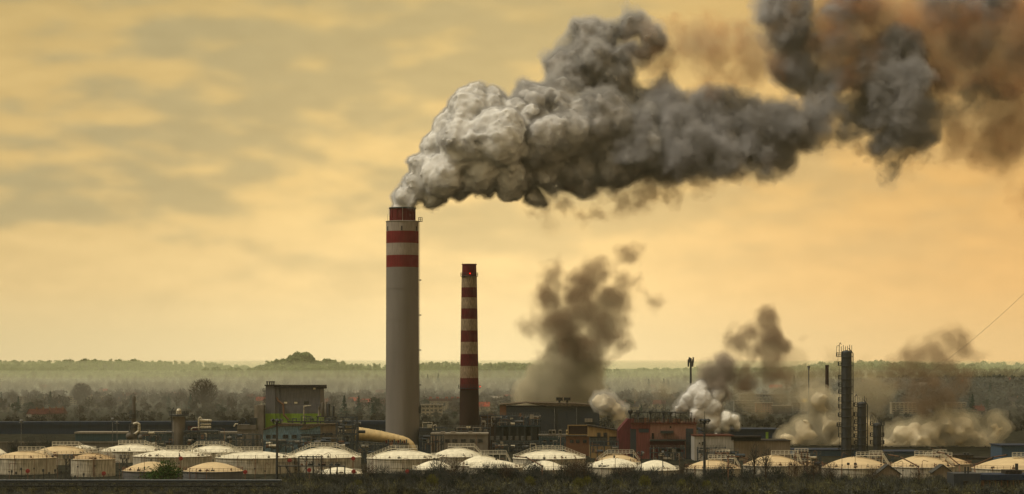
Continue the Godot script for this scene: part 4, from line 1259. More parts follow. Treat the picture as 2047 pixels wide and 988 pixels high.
func pipe_rack() -> void:
	var d := 812.0
	var o := site("pipe_rack", 250, d, "long dark pipe rack crossing the lower left corner", "pipe rack")
	var y := ly(o, 963.5)
	part("top_beam", Geo.new().span(lx(o, -60), lx(o, 562), y - .5, y, -.3, .3).span(lx(o, -60), lx(o, 562), y - .5, y, -5.3, -4.7), "steel_dark", o)
	var g := Geo.new()
	var k := 0
	for px in range(-56, 566, 17):
		for z in [0.0, -5]:
			g.beam(Vector3(lx(o, px), -.4, z), Vector3(lx(o, px), y - .4, z), .28)
		g.beam(Vector3(lx(o, px), y - .7, 0), Vector3(lx(o, px + 17), .6, 0) if k % 2 == 0 else Vector3(lx(o, px + 8), .6, 0), .14)
		g.beam(Vector3(lx(o, px), .6, 0), Vector3(lx(o, px + 17), y - .7, 0), .14)
		k += 1
	part("trestle", g, "steel_dark", o)
	for q in [[.35, -1.0, .3, "steel_blue"], [.35, -2.0, .4, "steel_grey"], [-1.4, -1.2, .3, "steel_dark"], [-1.5, -2.4, .38, "steel_blue"], [.3, -3.4, .28, "steel_grey"]]:
		part("pipe", Geo.new().cyl(Vector3(lx(o, -60), y + q[0], q[1]), Vector3(lx(o, 562), y + q[0], q[1]), q[2], q[2], 10), q[3], o)
	part("walk_railing", Geo.new().rail(Vector3(lx(o, -60), y, .2), Vector3(lx(o, 235), y, .2), 2.6, 3.0, .12).rail(Vector3(lx(o, -60), y, -5), Vector3(lx(o, 240), y, -5), 1.9, 2.2, .1), "steel_dark", o)
	# posts with small boxes along it
	for q in [[23.0, 940], [32, 943], [42, 935], [86, 938], [98, 944], [110, 938], [122, 940], [150, 950], [167, 946]]:
		var p := site("rack_post", q[0], 822, "thin dark post on the pipe rack, %s" % {23.0: "leftmost of all", 32.0: "second from the left", 42.0: "third from the left, tallest", 86.0: "before the sandy tank's right edge", 98.0: "short, left of the lattice tower", 110.0: "midway to the lattice tower", 122.0: "just left of the lattice tower", 150.0: "just right of the lattice tower", 167.0: "before the tan tank"}[float(q[0])], "post", "posts along the pipe rack")
		part("pole", Geo.new().cyl(Vector3(0, 0, 0), Vector3(0, ly(p, q[1]), 0), .14, .12, 7), "steel_dark", p)
		part("box", Geo.new().box(Vector3(0, ly(p, q[1] + 3), .15), Vector3(.6, .8, .4)), "steel_dark", p)


func centre_plant() -> void:
	# dark annex with white pipe right of the huge chimney
	var o := site("dark_annex", 850, 1190, "black annex with a white pipe loop on its roof, right of the huge chimney's foot", "building")
	slab(o, "wall", 838, 864, 856, 3000, 14, "clad_navy")
	pipe(o, "white_pipe", [[845, 856, 1], [845, 845, 1], [864, 845, 1], [864, 850, 1]], .7, "pipe_silver")
	pipe(o, "white_pipe", [[866, 862, 1], [866, 851, 1], [871, 849.5, 1], [872.5, 852, 1], [872.5, 862, 1]], 1.0, "pipe_silver")
	for k in 3: part("tank", Geo.new().cyl(Vector3(lx(o, 854), ly(o, 850.5 + k * 2.2), 0), Vector3(lx(o, 863), ly(o, 850.5 + k * 2.2), 0), m_(o, 1.3), m_(o, 1.3), 12), "pipe_silver", o)
	slab(o, "ledge", 838, 872, 862, 864, 15, "steel_dark", .6)
	# beige concrete hall
	o = site("beige_hall", 922, 1140, "grey-beige concrete hall with tall slots between fins, in front of the striped chimney", "building")
	slab(o, "wall", 886, 975, 868, 3000, 22, "concrete")
	slab(o, "cornice", 860, 976, 866.5, 869, 22.5, "concrete_pale", .35)
	slab(o, "back_wall", 861, 886, 869, 3000, 18, "concrete_dark", -2)
	for x in [861.0, 868.5, 873, 878, 884]: slab(o, "fin", x, x + 2.2, 869, 3000, 2.2, "concrete_pale", .2)
	for q in [[865.0, 875], [876, 877]]: slab(o, "hopper", q[0], q[0] + 6, 868, 879, 1.5, "concrete_dark", .1)
	for x in [890.0, 905, 922, 940, 956]: pane(o, x, x + 8, 879, 884, "glass_dark", .05)
	for k in 3: slab(o, "roof_box", [880.0, 900, 936][k], [889.0, 910, 944][k], 863.5, 866.5, 4, "concrete_pale", -4)
	# navy pipework building
	o = site("pipework_building", 1020, 1200, "near-black building front crowded with pipes and ledges, left of the navy hall", "building")
	slab(o, "wall", 958, 1080, 832, 3000, 20, "clad_navy")
	slab(o, "left_wing", 958, 992, 830, 3000, 18, "brick_dark", .8)
	for y in [851.5, 882]: slab(o, "ledge", 992, 1080, y, y + 1.6, 3, "shed_teal", 2.6)
	for x in [1000.0, 1010, 1040, 1053, 1067]:
		pipe(o, "stack_pipe", [[x, 850, 1.6], [x, 836, 1.6], [x + 3, 833.5, 1.6], [x + 6, 836, 1.6]], 1.5, "steel_blue")
	for x in [1008.0, 1052, 1074]: slab(o, "recess", x, x + 7, 853, 880, .5, "black_gap", .2)
	for x in [969.0, 982, 998]: slab(o, "vent_grille", x, x + 2.6, 842, 853, .4, "concrete_pale", 1.0 if x < 992 else .3)
	for k in 7: slab(o, "duct_box", 979 + k * 12.5, 987 + k * 12.5, 872, 880, 3, ["concrete_dark", "steel_grey"][k % 2], 2.2)
	slab(o, "lower_wall", 992, 1016, 884, 3000, 2, "shed_teal", 1.5)
	part("roof_railing", Geo.new().rail(Vector3(lx(o, 960), ly(o, 830), .7), Vector3(lx(o, 992), ly(o, 830), .7), 1.2, 1.6, .1), "steel_dark", o)
	# navy hall
	o = site("navy_hall", 1100, 1330, "large navy sheet-clad hall with a shallow brown roof and two boxes on stalks", "building")
	slab(o, "wall", 1012, 1198, 813, 3000, 45, "clad_navy")
	slab(o, "brick_corner", 999, 1012, 810.5, 3000, 40, "brick_brown")
	part("roof", Geo.new().prism([Vector2(lx(o, 998), ly(o, 811)), Vector2(lx(o, 1030), ly(o, 809.5)), Vector2(lx(o, 1052), ly(o, 806)), Vector2(lx(o, 1072), ly(o, 810)), Vector2(lx(o, 1100), ly(o, 812.8)), Vector2(lx(o, 1199), ly(o, 813)), Vector2(lx(o, 1199), ly(o, 810.6)), Vector2(lx(o, 1150), ly(o, 806.6)), Vector2(lx(o, 1052), ly(o, 804.8)), Vector2(lx(o, 1000), ly(o, 808.8))], -46, .6), "roof_brown", o)
	seams(o, 1012, 1198, 814, 3000, 9.3, "clad_navy")
	for x in [1108.5, 1152.5]: pipe(o, "drain_pipe", [[x, 815, .4], [x, 862, .4]], .8, "steel_grey")
	for x in [1112.5, 1128]:
		var s := slab(o, "roof_box", x, x + 13, 795, 801.5, 3.5, "roof_dark", -6)
		part("stalk", Geo.new().cyl(Vector3(lx(o, x + 6.5), ly(o, 807), -7.7), Vector3(lx(o, x + 6.5), ly(o, 801), -7.7), .5, .7, 10), "steel_dark", s)
	slab(o, "antenna_base", 1184, 1190, 806, 811, 2, "steel_grey", -3)
	part("roof_railing", Geo.new().rail(Vector3(lx(o, 1174), ly(o, 811), -.5), Vector3(lx(o, 1196), ly(o, 811), -.5), 1.8, 1.0, .15).beam(Vector3(lx(o, 1186), ly(o, 811), -2), Vector3(lx(o, 1186), ly(o, 783), -2), .22), "steel_grey", o)
	part("roof_pipe", Geo.new().cyl(Vector3(lx(o, 1196.5), ly(o, 812), -1), Vector3(lx(o, 1196.5), ly(o, 800), -1), .8, .5, 10), "brick_brown", o)
	for k in 3: slab(o, "wall_unit", 1169 + k * 5.2, 1173.6 + k * 5.2, 837, 844, 2, "concrete_pale", 2)
	# flat building with fans
	o = site("flat_building", 1128, 1150, "low flat building with a row of fan units on its roof, below the navy hall", "building")
	slab(o, "wall", 1078, 1128, 872, 3000, 16, "shed_teal")
	slab(o, "brick_wall", 1128, 1181, 872, 3000, 16, "brick_brown", -.2)
	slab(o, "parapet", 1077, 1182, 869.5, 872, 16.6, "concrete_dark", .3)
	for k in 5:
		var x: float = [1097.0, 1104, 1117, 1132, 1141][k]
		var u := slab(o, "fan_unit", x, x + [6.0, 7, 6, 8, 20][k], 860, 869, 3, ["concrete", "concrete_pale", "concrete_pale", "duct_tan", "shed_teal"][k], -1)
		part("fan", Geo.new().cyl(Vector3(lx(o, x + 3), ly(o, 864), -1), Vector3(lx(o, x + 3), ly(o, 864), -.85), .65, .65, 12), "black_gap", u)
	part("roof_railing", Geo.new().rail(Vector3(lx(o, 1080), ly(o, 869.5), 0), Vector3(lx(o, 1097), ly(o, 869.5), 0), 1.6, 1.0, .12), "steel_grey", o)
	for x in [1086.0, 1098, 1110, 1140, 1152, 1166]: pane(o, x, x + 6, 880, 885, "glass_dark", .05 if x < 1126 else -.15)
	# ochre building
	o = site("ochre_building", 1205, 1120, "ochre building with a sloping roof and a dark window band", "building")
	part("upper_wall", Geo.new().prism([Vector2(lx(o, 1176), ly(o, 873)), Vector2(lx(o, 1234), ly(o, 873)), Vector2(lx(o, 1234), ly(o, 861)), Vector2(lx(o, 1176), ly(o, 851.5))], -18, 0), "ochre", o)
	part("roof", Geo.new().prism([Vector2(lx(o, 1174), ly(o, 851.8)), Vector2(lx(o, 1235), ly(o, 861.5)), Vector2(lx(o, 1235), ly(o, 859.5)), Vector2(lx(o, 1174), ly(o, 849.6))], -19, .5), "roof_dark", o)
	for q in [[1180.0, 1214.5], [1218, 1231.5]]: slab(o, "window_band", q[0], q[1], 873, 891, 15, "clad_navy", -.6)
	slab(o, "pier", 1214.5, 1218, 873, 891, 15, "ochre")
	slab(o, "lower_wall", 1180, 1232, 891, 3000, 16, "ochre")
	for q in [[1194.5, 1200], [1207, 1213]]: pane(o, q[0], q[1], 866, 872.5, "glass_dark", .05)
	slab(o, "screen_wall", 1136, 1175, 851.5, 869, 1, "brick_dark", -3)
	for q in [[1135, 1176, 850, 851.8], [1135, 1176, 869, 870.4]]: slab(o, "screen_frame", q[0], q[1], q[2], q[3], 1.4, "ochre", -2.7)
	for x in [1135.0, 1174.2]: slab(o, "screen_frame", x, x + 1.8, 851.8, 869, 1.4, "ochre", -2.7)
	for x in [1205.0, 1211, 1217]: part("roof_rod", Geo.new().cyl(Vector3(lx(o, x), ly(o, 858), -2), Vector3(lx(o, x), ly(o, 843), -2), .18, .12, 6), "steel_dark", o)


func red_building() -> void:
	var o := site("red_building", 1312, 1110, "dark red and salmon plant building with black funnels and a pergola on its roof", "building")
	slab(o, "wing", 1235, 1262, 862, 3000, 20, "red_wall_deep", -.5)
	part("wing_roof", Geo.new().prism([Vector2(lx(o, 1236), ly(o, 862)), Vector2(lx(o, 1262), ly(o, 862)), Vector2(lx(o, 1262), ly(o, 838)), Vector2(lx(o, 1256), ly(o, 838)), Vector2(lx(o, 1243), ly(o, 853))], -20, -.8), "red_wall_deep", o)
	slab(o, "glazed_strip", 1260, 1272, 856, 3000, 18, "clad_navy", -.2)
	slab(o, "wall", 1272, 1300, 858, 3000, 22, "red_wall")
	slab(o, "wall", 1262, 1300, 847, 858, 22, "red_wall", .1)
	slab(o, "wall", 1300, 1392, 848, 879, 22, "salmon_wall", .3)
	slab(o, "lower_wall", 1300, 1369, 881, 3000, 20, "red_wall_deep", -1.6)
	slab(o, "wall", 1369, 1392, 879, 3000, 21, "salmon_wall", .1)
	slab(o, "canopy", 1299, 1370, 878.5, 882, 4, "steel_dark", 1.6)
	slab(o, "parapet", 1261, 1394, 845, 848, 22.6, "roof_rust", .6)
	for q in [[1277, 1297, 857, 865, .1], [1371, 1386, 857, 3000, .4]]: slab(o, "dark_panel", q[0], q[1], q[2], q[3], .5, "clad_navy", q[4])
	var sw := Geo.new()
	for y in [866.0, 875, 884, 893, 902, 911]: sw.span(lx(o, 1371), lx(o, 1386), ly(o, y) - .08, ly(o, y) + .08, .3, .48)
	part("panel_bars", sw, "steel_dark", o)
	for q in [[1317, 1330], [1335, 1362]]:
		slab(o, "bay_opening", q[0], q[1], 897, 3000, .4, "black_gap", -1.5)
	for q in [[1320, 1346, 861, 866]]: slab(o, "balcony", q[0], q[1], q[2], q[3], 1.4, "steel_dark", 1.7)
	part("balcony_railing", Geo.new().rail(Vector3(lx(o, 1316), ly(o, 873), 1.4), Vector3(lx(o, 1346), ly(o, 873), 1.4), 1.4, 1.2, .12).rail(Vector3(lx(o, 1300), ly(o, 878.5), 1.4), Vector3(lx(o, 1369), ly(o, 878.5), 1.4), 1.1, 1.5, .1), "steel_dark", o)
	for q in [[1303, 1307, 866, 878], [1339, 1342, 852, 856]]: slab(o, "door", q[0], q[1], q[2], q[3], .4, "black_gap", .55)
	for k in 9: slab(o, "bay_unit", 1318 + k * 5.4, 1321.6 + k * 5.4, 908 - (k * 7) % 9, 3000, 1.4, ["steel_dark", "concrete_pale", "steel_blue"][k % 3], 1.5)
	# roof machinery
	for k in 5:
		var x: float = [1261.0, 1277.5, 1302, 1328.5, 1342][k]
		var top: float = [821.0, 821, 821.5, 822, 829][k]
		var f := Geo.new()
		f.lathe([Vector2(m_(o, 4.6), ly(o, 846)), Vector2(m_(o, 3.4), ly(o, 840)), Vector2(m_(o, 1.7), ly(o, 835)), Vector2(m_(o, 1.5), ly(o, 830)), Vector2(m_(o, 4.4), ly(o, 825.5)), Vector2(m_(o, 4.7), ly(o, top)), Vector2(m_(o, 3.9), ly(o, top)), Vector2(.1, ly(o, 826))], 16, Vector3(0, 0, 0))
		part("funnel", f, "steel_dark", o).position = Vector3(lx(o, x), 0, -5 - (k % 2) * 2)
	var pg := Geo.new()
	pg.span(lx(o, 1268), lx(o, 1352), ly(o, 825.6), ly(o, 823.4), -4, -1).span(lx(o, 1352), lx(o, 1384), ly(o, 827), ly(o, 825.2), -4, -1)
	for px in [1269.0, 1286, 1295, 1310, 1319, 1336, 1351, 1360.5, 1376, 1383]: pg.beam(Vector3(lx(o, px), ly(o, 847), -1.2), Vector3(lx(o, px), ly(o, 825), -1.2), .26)
	part("pergola", pg, "steel_dark", o)
	slab(o, "roof_house", 1256, 1268, 838, 847, 8, "red_wall_deep", -1)
	slab(o, "roof_house", 1277, 1292, 835, 847, 5, "steel_dark", -2)
	rng.seed = 12
	for k in 26:
		var px := rng.randf_range(1264, 1390)
		part("roof_fitting", Geo.new().box(Vector3(lx(o, px), ly(o, 845) + .8, rng.randf_range(-3, 0)), Vector3(rng.randf_range(.3, 1.2), rng.randf_range(1.2, 3.2), .7)), ["steel_dark", "roof_rust", "rail_rust"][k % 3], o)
	part("roof_railing", Geo.new().rail(Vector3(lx(o, 1262), ly(o, 845), .3), Vector3(lx(o, 1398), ly(o, 845), .3), 1.2, 1.3, .12), "rail_rust", o)
	# white and beige halls
	o = site("white_hall", 1485, 1090, "windowless hall, white left end, beige right end, dark strip along its roof", "building")
	slab(o, "white_wall", 1388, 1467, 872.5, 3000, 26, "white_wall", .4)
	slab(o, "beige_wall", 1467, 1580, 882, 3000, 26, "beige_wall")
	slab(o, "roof_edge", 1387, 1468, 870.5, 872.5, 26.6, "roof_rust", .7)
	slab(o, "roof_edge", 1467, 1581, 880.4, 882, 26.6, "roof_dark", .4)
	slab(o, "clerestory", 1462, 1521, 874, 879.5, 6, "black_gap", 1.2)
	slab(o, "clerestory_roof", 1461, 1522, 872, 874, 8, "roof_dark", 1.6)
	seams(o, 1389, 1466, 873, 3000, 11, "white_wall", .4)
	seams(o, 1468, 1579, 883, 3000, 12.5, "beige_wall")
	for q in [[1403.5, 1408.5, 884, 890], [1403.5, 1408.5, 903, 908]]: pane(o, q[0], q[1], q[2], q[3], "glass_dark", .45)
	for y in [885.0, 903, 920]: slab(o, "wall_vent", 1397, 1399.4, y, y + 2.4, .4, "black_gap", .6)
	part("roof_fence", Geo.new().rail(Vector3(lx(o, 1389), ly(o, 870.5), .2), Vector3(lx(o, 1420), ly(o, 870.5), .2), 1.1, 1.4, .12), "rail_rust", o)


func right_plant() -> void:
	var o := site("blue_hall", 1650, 1150, "deep blue steel hall behind the orange-lit tanks, left of the tall columns", "shed")
	slab(o, "wall", 1590, 1712, 901, 3000, 25, "shed_blue")
	slab(o, "roof", 1588, 1714, 899, 901, 26, "shed_slate", .5)
	slab(o, "red_plinth", 1622, 1690, 921, 3000, 1, "band_maroon", .8)
	seams(o, 1590, 1712, 901, 921, 7, "shed_blue")
	o = site("blue_hall", 1810, 1170, "deep blue steel hall right of the short column", "shed")
	slab(o, "wall", 1770, 1842, 904.5, 3000, 25, "shed_blue"); slab(o, "roof", 1768, 1844, 902.5, 904.5, 26, "shed_slate", .5)
	seams(o, 1770, 1842, 905, 3000, 7, "shed_blue")
	o = site("blue_hall", 2030, 1080, "deep blue steel hall at the right edge behind the tank", "shed")
	slab(o, "wall", 2003, 2110, 892, 3000, 25, "shed_blue"); slab(o, "roof", 2001, 2112, 890, 892, 26, "shed_slate", .5)
	seams(o, 2003, 2110, 892, 3000, 8, "shed_blue")
	o = site("brown_block", 1920, 1100, "drab brown flat-roofed block with two roof vents behind the tan tank", "building")
	slab(o, "wall", 1893, 1946, 911, 3000, 14, "roof_brown"); slab(o, "parapet", 1892, 1947, 909.5, 911, 14.5, "roof_dark", .3)
	for x in [1929.0, 1936]: slab(o, "roof_vent", x, x + 4, 905.5, 909.5, 2, "steel_dark", -2)
	slab(o, "low_roof", 1946, 2005, 915, 917, 12, "roof_dark"); slab(o, "low_wall", 1947, 2004, 917, 3000, 11, "concrete_dark", -.5)
	for x in [1900.0, 1912, 1924, 1936]: pane(o, x, x + 6, 916, 921, "glass_dark", .05)
	# hut with a gable
	o = site("gabled_hut", 1888, 868, "pale gabled hut with stairs against the tank at right", "hut")
	part("wall", Geo.new().prism([Vector2(lx(o, 1866), 0), Vector2(lx(o, 1906), 0), Vector2(lx(o, 1906), ly(o, 947)), Vector2(lx(o, 1886), ly(o, 931)), Vector2(lx(o, 1866), ly(o, 945))], -7, 0), "beige_wall", o)
	part("roof", Geo.new().prism([Vector2(lx(o, 1863), ly(o, 946.5)), Vector2(lx(o, 1886), ly(o, 930.6)), Vector2(lx(o, 1908), ly(o, 948.2)), Vector2(lx(o, 1908), ly(o, 946.8)), Vector2(lx(o, 1886), ly(o, 928.8)), Vector2(lx(o, 1863), ly(o, 945))], -7.4, .4), "steel_dark", o)
	pipe(o, "drain_pipe", [[1901, 961, .3], [1901, 938, .3]], .7, "steel_dark")
	o = site("gabled_hut", 1772, 868, "pale gabled hut left of the lamp posts, in front of the columns' tank", "hut")
	part("wall", Geo.new().prism([Vector2(lx(o, 1752), 0), Vector2(lx(o, 1800), 0), Vector2(lx(o, 1800), ly(o, 948)), Vector2(lx(o, 1776), ly(o, 931)), Vector2(lx(o, 1752), ly(o, 950))], -7, 0), "beige_wall", o)
	part("roof", Geo.new().prism([Vector2(lx(o, 1749), ly(o, 952)), Vector2(lx(o, 1776), ly(o, 930.6)), Vector2(lx(o, 1803), ly(o, 949.8)), Vector2(lx(o, 1803), ly(o, 948)), Vector2(lx(o, 1776), ly(o, 928.8)), Vector2(lx(o, 1749), ly(o, 950))], -7.4, .4), "steel_dark", o)
	# pipes that climb over the tanks
	for q in [[[[1838, 948], [1838, 933], [1802, 914], [1780, 910]], "brown pipe bent over the tank at the columns' foot"], [[[1920, 948], [1920, 930], [1895, 908], [1880, 905]], "brown pipe bent over the tank with the hut"], [[[1950, 948], [1950, 931], [1990, 915], [2020, 911]], "brown pipe climbing over the right-edge tank"], [[[1084, 932], [1052, 915], [1030, 914]], "brown pipe running down the big railed tank's left shoulder"], [[[1456, 935], [1456, 914], [1482, 914], [1500, 920]], "dark bent pipe between the mast's dome and the twin poplars"]]:
		var px: Array = q[0]
		var p := site("bent_pipe", px[0][0], 850, q[1], "pipe")
		var pts := []
		for k in px.size(): pts.append(Vector3(lx(p, px[k][0]), ly(p, px[k][1]), -2.0 * k))
		pts.push_front(Vector3(pts[0].x, 0, 0))
		part("run", Geo.new().tube(pts, .22, 8), "rail_rust", p)
		var br := Geo.new()
		for k in range(1, pts.size()): br.box(pts[k], Vector3(.6, .6, .6))
		part("flange", br, "steel_dark", p)
	# brick office in the corner
	o = site("brick_office", 1985, 806, "low brown brick office with a row of windows, lower right corner", "building")
	slab(o, "brick_wall", 1962, 2120, 960, 3000, 14, "brick_brown")
	slab(o, "dark_wing", 1907, 1962, 947, 3000, 13, "clad_navy", .2)
	slab(o, "fascia", 1960, 2122, 949, 960, 16, "shed_slate", 1.0)
	slab(o, "roof_house", 2014, 2046, 941, 949, 8, "roof_dark", -2)
	for k in 9:
		var x := 1969.0 + k * 12
		pane(o, x, x + 7, 962, 972, "glass_dark", .04)
	for x in [1932.0, 1938]: part("vent_pipe", Geo.new().cyl(Vector3(lx(o, x), ly(o, 948), -2), Vector3(lx(o, x), ly(o, 934), -2), .3, .3, 8), "steel_dark", o)
	slab(o, "roof_vent", 2036, 2041, 928, 941, 1.2, "steel_dark", -4)
	pane(o, 1926, 1936, 962, 971, "glass_dark", .24)
	# floodlight pair on the columns' tank
	for x in [1696.0, 1710]:
		var f := site("floodlight", x, 888, "small floodlight on a post before the orange-lit tank's roof, " + ("left" if x < 1700 else "right") + " of two", "floodlight")
		part("post", Geo.new().cyl(Vector3(0, 0, 0), Vector3(0, ly(f, 929), 0), .12, .1, 7), "steel_dark", f)
		part("head", Geo.new().box(Vector3(0, ly(f, 927.5), .1), Vector3(.95, .7, .5), Basis(Vector3.RIGHT, .35)), "steel_dark", f)
	# railed stair towers seen on the right-hand tanks
	for q in [[1445.0, 905, 940, "tangled railed platform right of the tall mast"], [1603.0, 904, 935, "railed platform and stair right of the twin poplars"], [1752.0, 908, 935, "railed platform below the short column"], [1880.0, 906, 932, "railed platform over the hut"]]:
		var s := site("access_platform", q[0], 930, q[3], "platform")
		for k in 3:
			var y: float = lerpf(q[1], q[2], k / 3.0); var w := 13.0 + k * 3
			part("deck", Geo.new().span(lx(s, q[0] - w), lx(s, q[0] + w), ly(s, y) - .15, ly(s, y), -2, 0), "rail_rust", s)
			part("railing", Geo.new().rail(Vector3(lx(s, q[0] - w), ly(s, y), 0), Vector3(lx(s, q[0] + w), ly(s, y), 0), 1.3, 1.1, .1).rail(Vector3(lx(s, q[0] - w), ly(s, y), -2), Vector3(lx(s, q[0] + w), ly(s, y), -2), 1.3, 1.1, .1), "rail", s)
		var lg := Geo.new()
		for sx in [-12.0, 0, 12]:
			for z in [0.0, -2]: lg.beam(Vector3(lx(s, q[0] + sx), 0, z), Vector3(lx(s, q[0] + sx), ly(s, q[1]), z), .18)
		part("legs", lg, "rail_rust", s)
	# far masts
	o = site("radio_mast", 1381, 1850, "dark antenna mast with clustered panels rising out of the steam", "antenna mast")
	part("pole", Geo.new().cyl(Vector3(0, 0, 0), Vector3(0, ly(o, 716), 0), m_(o, 2.6), m_(o, 2.0), 10), "steel_dark", o)
	for k in 9:
		var a := TAU * k / 9
		part("antenna_panel", Geo.new().box(Vector3(cos(a) * m_(o, 5), ly(o, [720, 724, 728][k % 3]), sin(a) * m_(o, 5)), Vector3(1.1, 4.2, .7), Basis(Vector3.UP, -a)).beam(Vector3(0, ly(o, 724), 0), Vector3(cos(a) * m_(o, 5), ly(o, 724), sin(a) * m_(o, 5)), .25), "steel_dark", o)
	o = site("radio_mast", 1617, 1480, "thin pale mast with a flared head, left of the small far chimney", "antenna mast")
	part("pole", Geo.new().cyl(Vector3(0, 0, 0), Vector3(0, ly(o, 734), 0), m_(o, 1.6), m_(o, 1.1), 8), "steel_grey", o)
	part("head", Geo.new().cyl(Vector3(0, ly(o, 740), 0), Vector3(0, ly(o, 732), 0), m_(o, 1.5), m_(o, 3.4), 10), "steel_grey", o)
	o = site("chimney", 1653.5, 1460, "small dark brick chimney far off, left of the tall columns", "chimney")
	part("shaft", Geo.new().lathe([Vector2(m_(o, 4.6), 0), Vector2(m_(o, 3.4), ly(o, 733)), Vector2(m_(o, 3.9), ly(o, 732.5)), Vector2(m_(o, 3.9), ly(o, 730)), Vector2(m_(o, 2.8), ly(o, 729.8)), Vector2(m_(o, 2.8), ly(o, 735)), Vector2(.1, ly(o, 735.2))], 20), "brick_dark", o)
	# wires at the right edge
	for q in [[2080.0, 556, 1830.0, 762, "upper"], [2080, 690, 1985, 770, "lower"]]:
		var c := Geo.new()
		var a := at(q[0], q[1], 760); var b := at(q[2], q[3], 1100)
		for k in 16:
			var s0 := k / 16.0; var s1 := (k + 1) / 16.0
			c.cyl(a.lerp(b, s0) - Vector3(0, 9 * s0 * (1 - s0), 0), a.lerp(b, s1) - Vector3(0, 9 * s1 * (1 - s1), 0), .045, .045, 5, false)
		var w := Geo.new(); w = c
		for k in w.v.size(): w.v[k] -= a
		whole("overhead_wire", w, "steel_dark", a, q[4] + " one of two thin wires slanting down from the right edge", "wire")


# ------------------------------------------------------------------ town, trees, far woods

func house(px: float, d: float, w: float, h: float, roof: String, wall: String, label: String, group := "", turn := 0.0, depth := 9.0) -> Node3D:
	var x := X(px, d)
	var o := thing("house", label, "house", Vector3(x, ground_y(x, -d), -d), group)
	o.rotation.y = turn
	part("wall", Geo.new().span(-w / 2, w / 2, -1, h, -depth, 0), wall, o)
	var g := Geo.new()
	var rh := minf(depth, w) * .38 + 1.0
	g.quad(Vector3(-w / 2 - .5, h - .2, .6), Vector3(w / 2 + .5, h - .2, .6), Vector3(w / 2 + .3, h + rh, -depth / 2), Vector3(-w / 2 - .3, h + rh, -depth / 2))
	g.quad(Vector3(w / 2 + .5, h - .2, -depth - .6), Vector3(-w / 2 - .5, h - .2, -depth - .6), Vector3(-w / 2 - .3, h + rh, -depth / 2), Vector3(w / 2 + .3, h + rh, -depth / 2))
	for s in [-1.0, 1.0]:
		g.tri(Vector3(s * (w / 2 + .02), h - .2, -depth if s < 0 else 0.0), Vector3(s * (w / 2 + .02), h - .2, 0.0 if s < 0 else -depth), Vector3(s * (w / 2 + .02), h + rh - .1, -depth / 2))
	var r := part("roof", g, roof, o)
	part("chimney", Geo.new().span(w * .2, w * .2 + 1.0, h, h + rh + 1.4, -depth * .4, -depth * .4 + 1), "brick_brown", r)
	var n := int(w / 4)
	for k in n:
		part("window", Geo.new().span(-w / 2 + (k + .5) * w / n - .6, -w / 2 + (k + .5) * w / n + .6, h * .4, h * .4 + 1.5, -.1, .06), "glass_dark", o)
	return o


func flats(px0: float, px1: float, top: float, d: float, wall: String, label: String, storeys: int, bays: int, bands := false) -> void:
	var cx := (px0 + px1) / 2
	var x := X(cx, d)
	var o := thing("apartment_block", label, "apartment block", Vector3(x, ground_y(x, -d), -d))
	var w := (px1 - px0) * d / F; var h := Y(top, d) - o.position.y
	part("wall", Geo.new().span(-w / 2, w / 2, -2, h, -12, 0), wall, o)
	part("roof", Geo.new().span(-w / 2 - .5, w / 2 + .5, h, h + .7, -12.5, .5), "concrete_pale", o)
	var sh := h / storeys
	for s in storeys:
		if bands: part("balcony", Geo.new().span(-w / 2, w / 2, s * sh + .2, s * sh + 1.3, 0, 1.3), "house_pale", o)
		for b in bays:
			var bx := -w / 2 + (b + .5) * w / bays
			part("window", Geo.new().span(bx - w / bays * .32, bx + w / bays * .32, s * sh + sh * .34, s * sh + sh * .82, -.1, .08), "glass_dark", o)


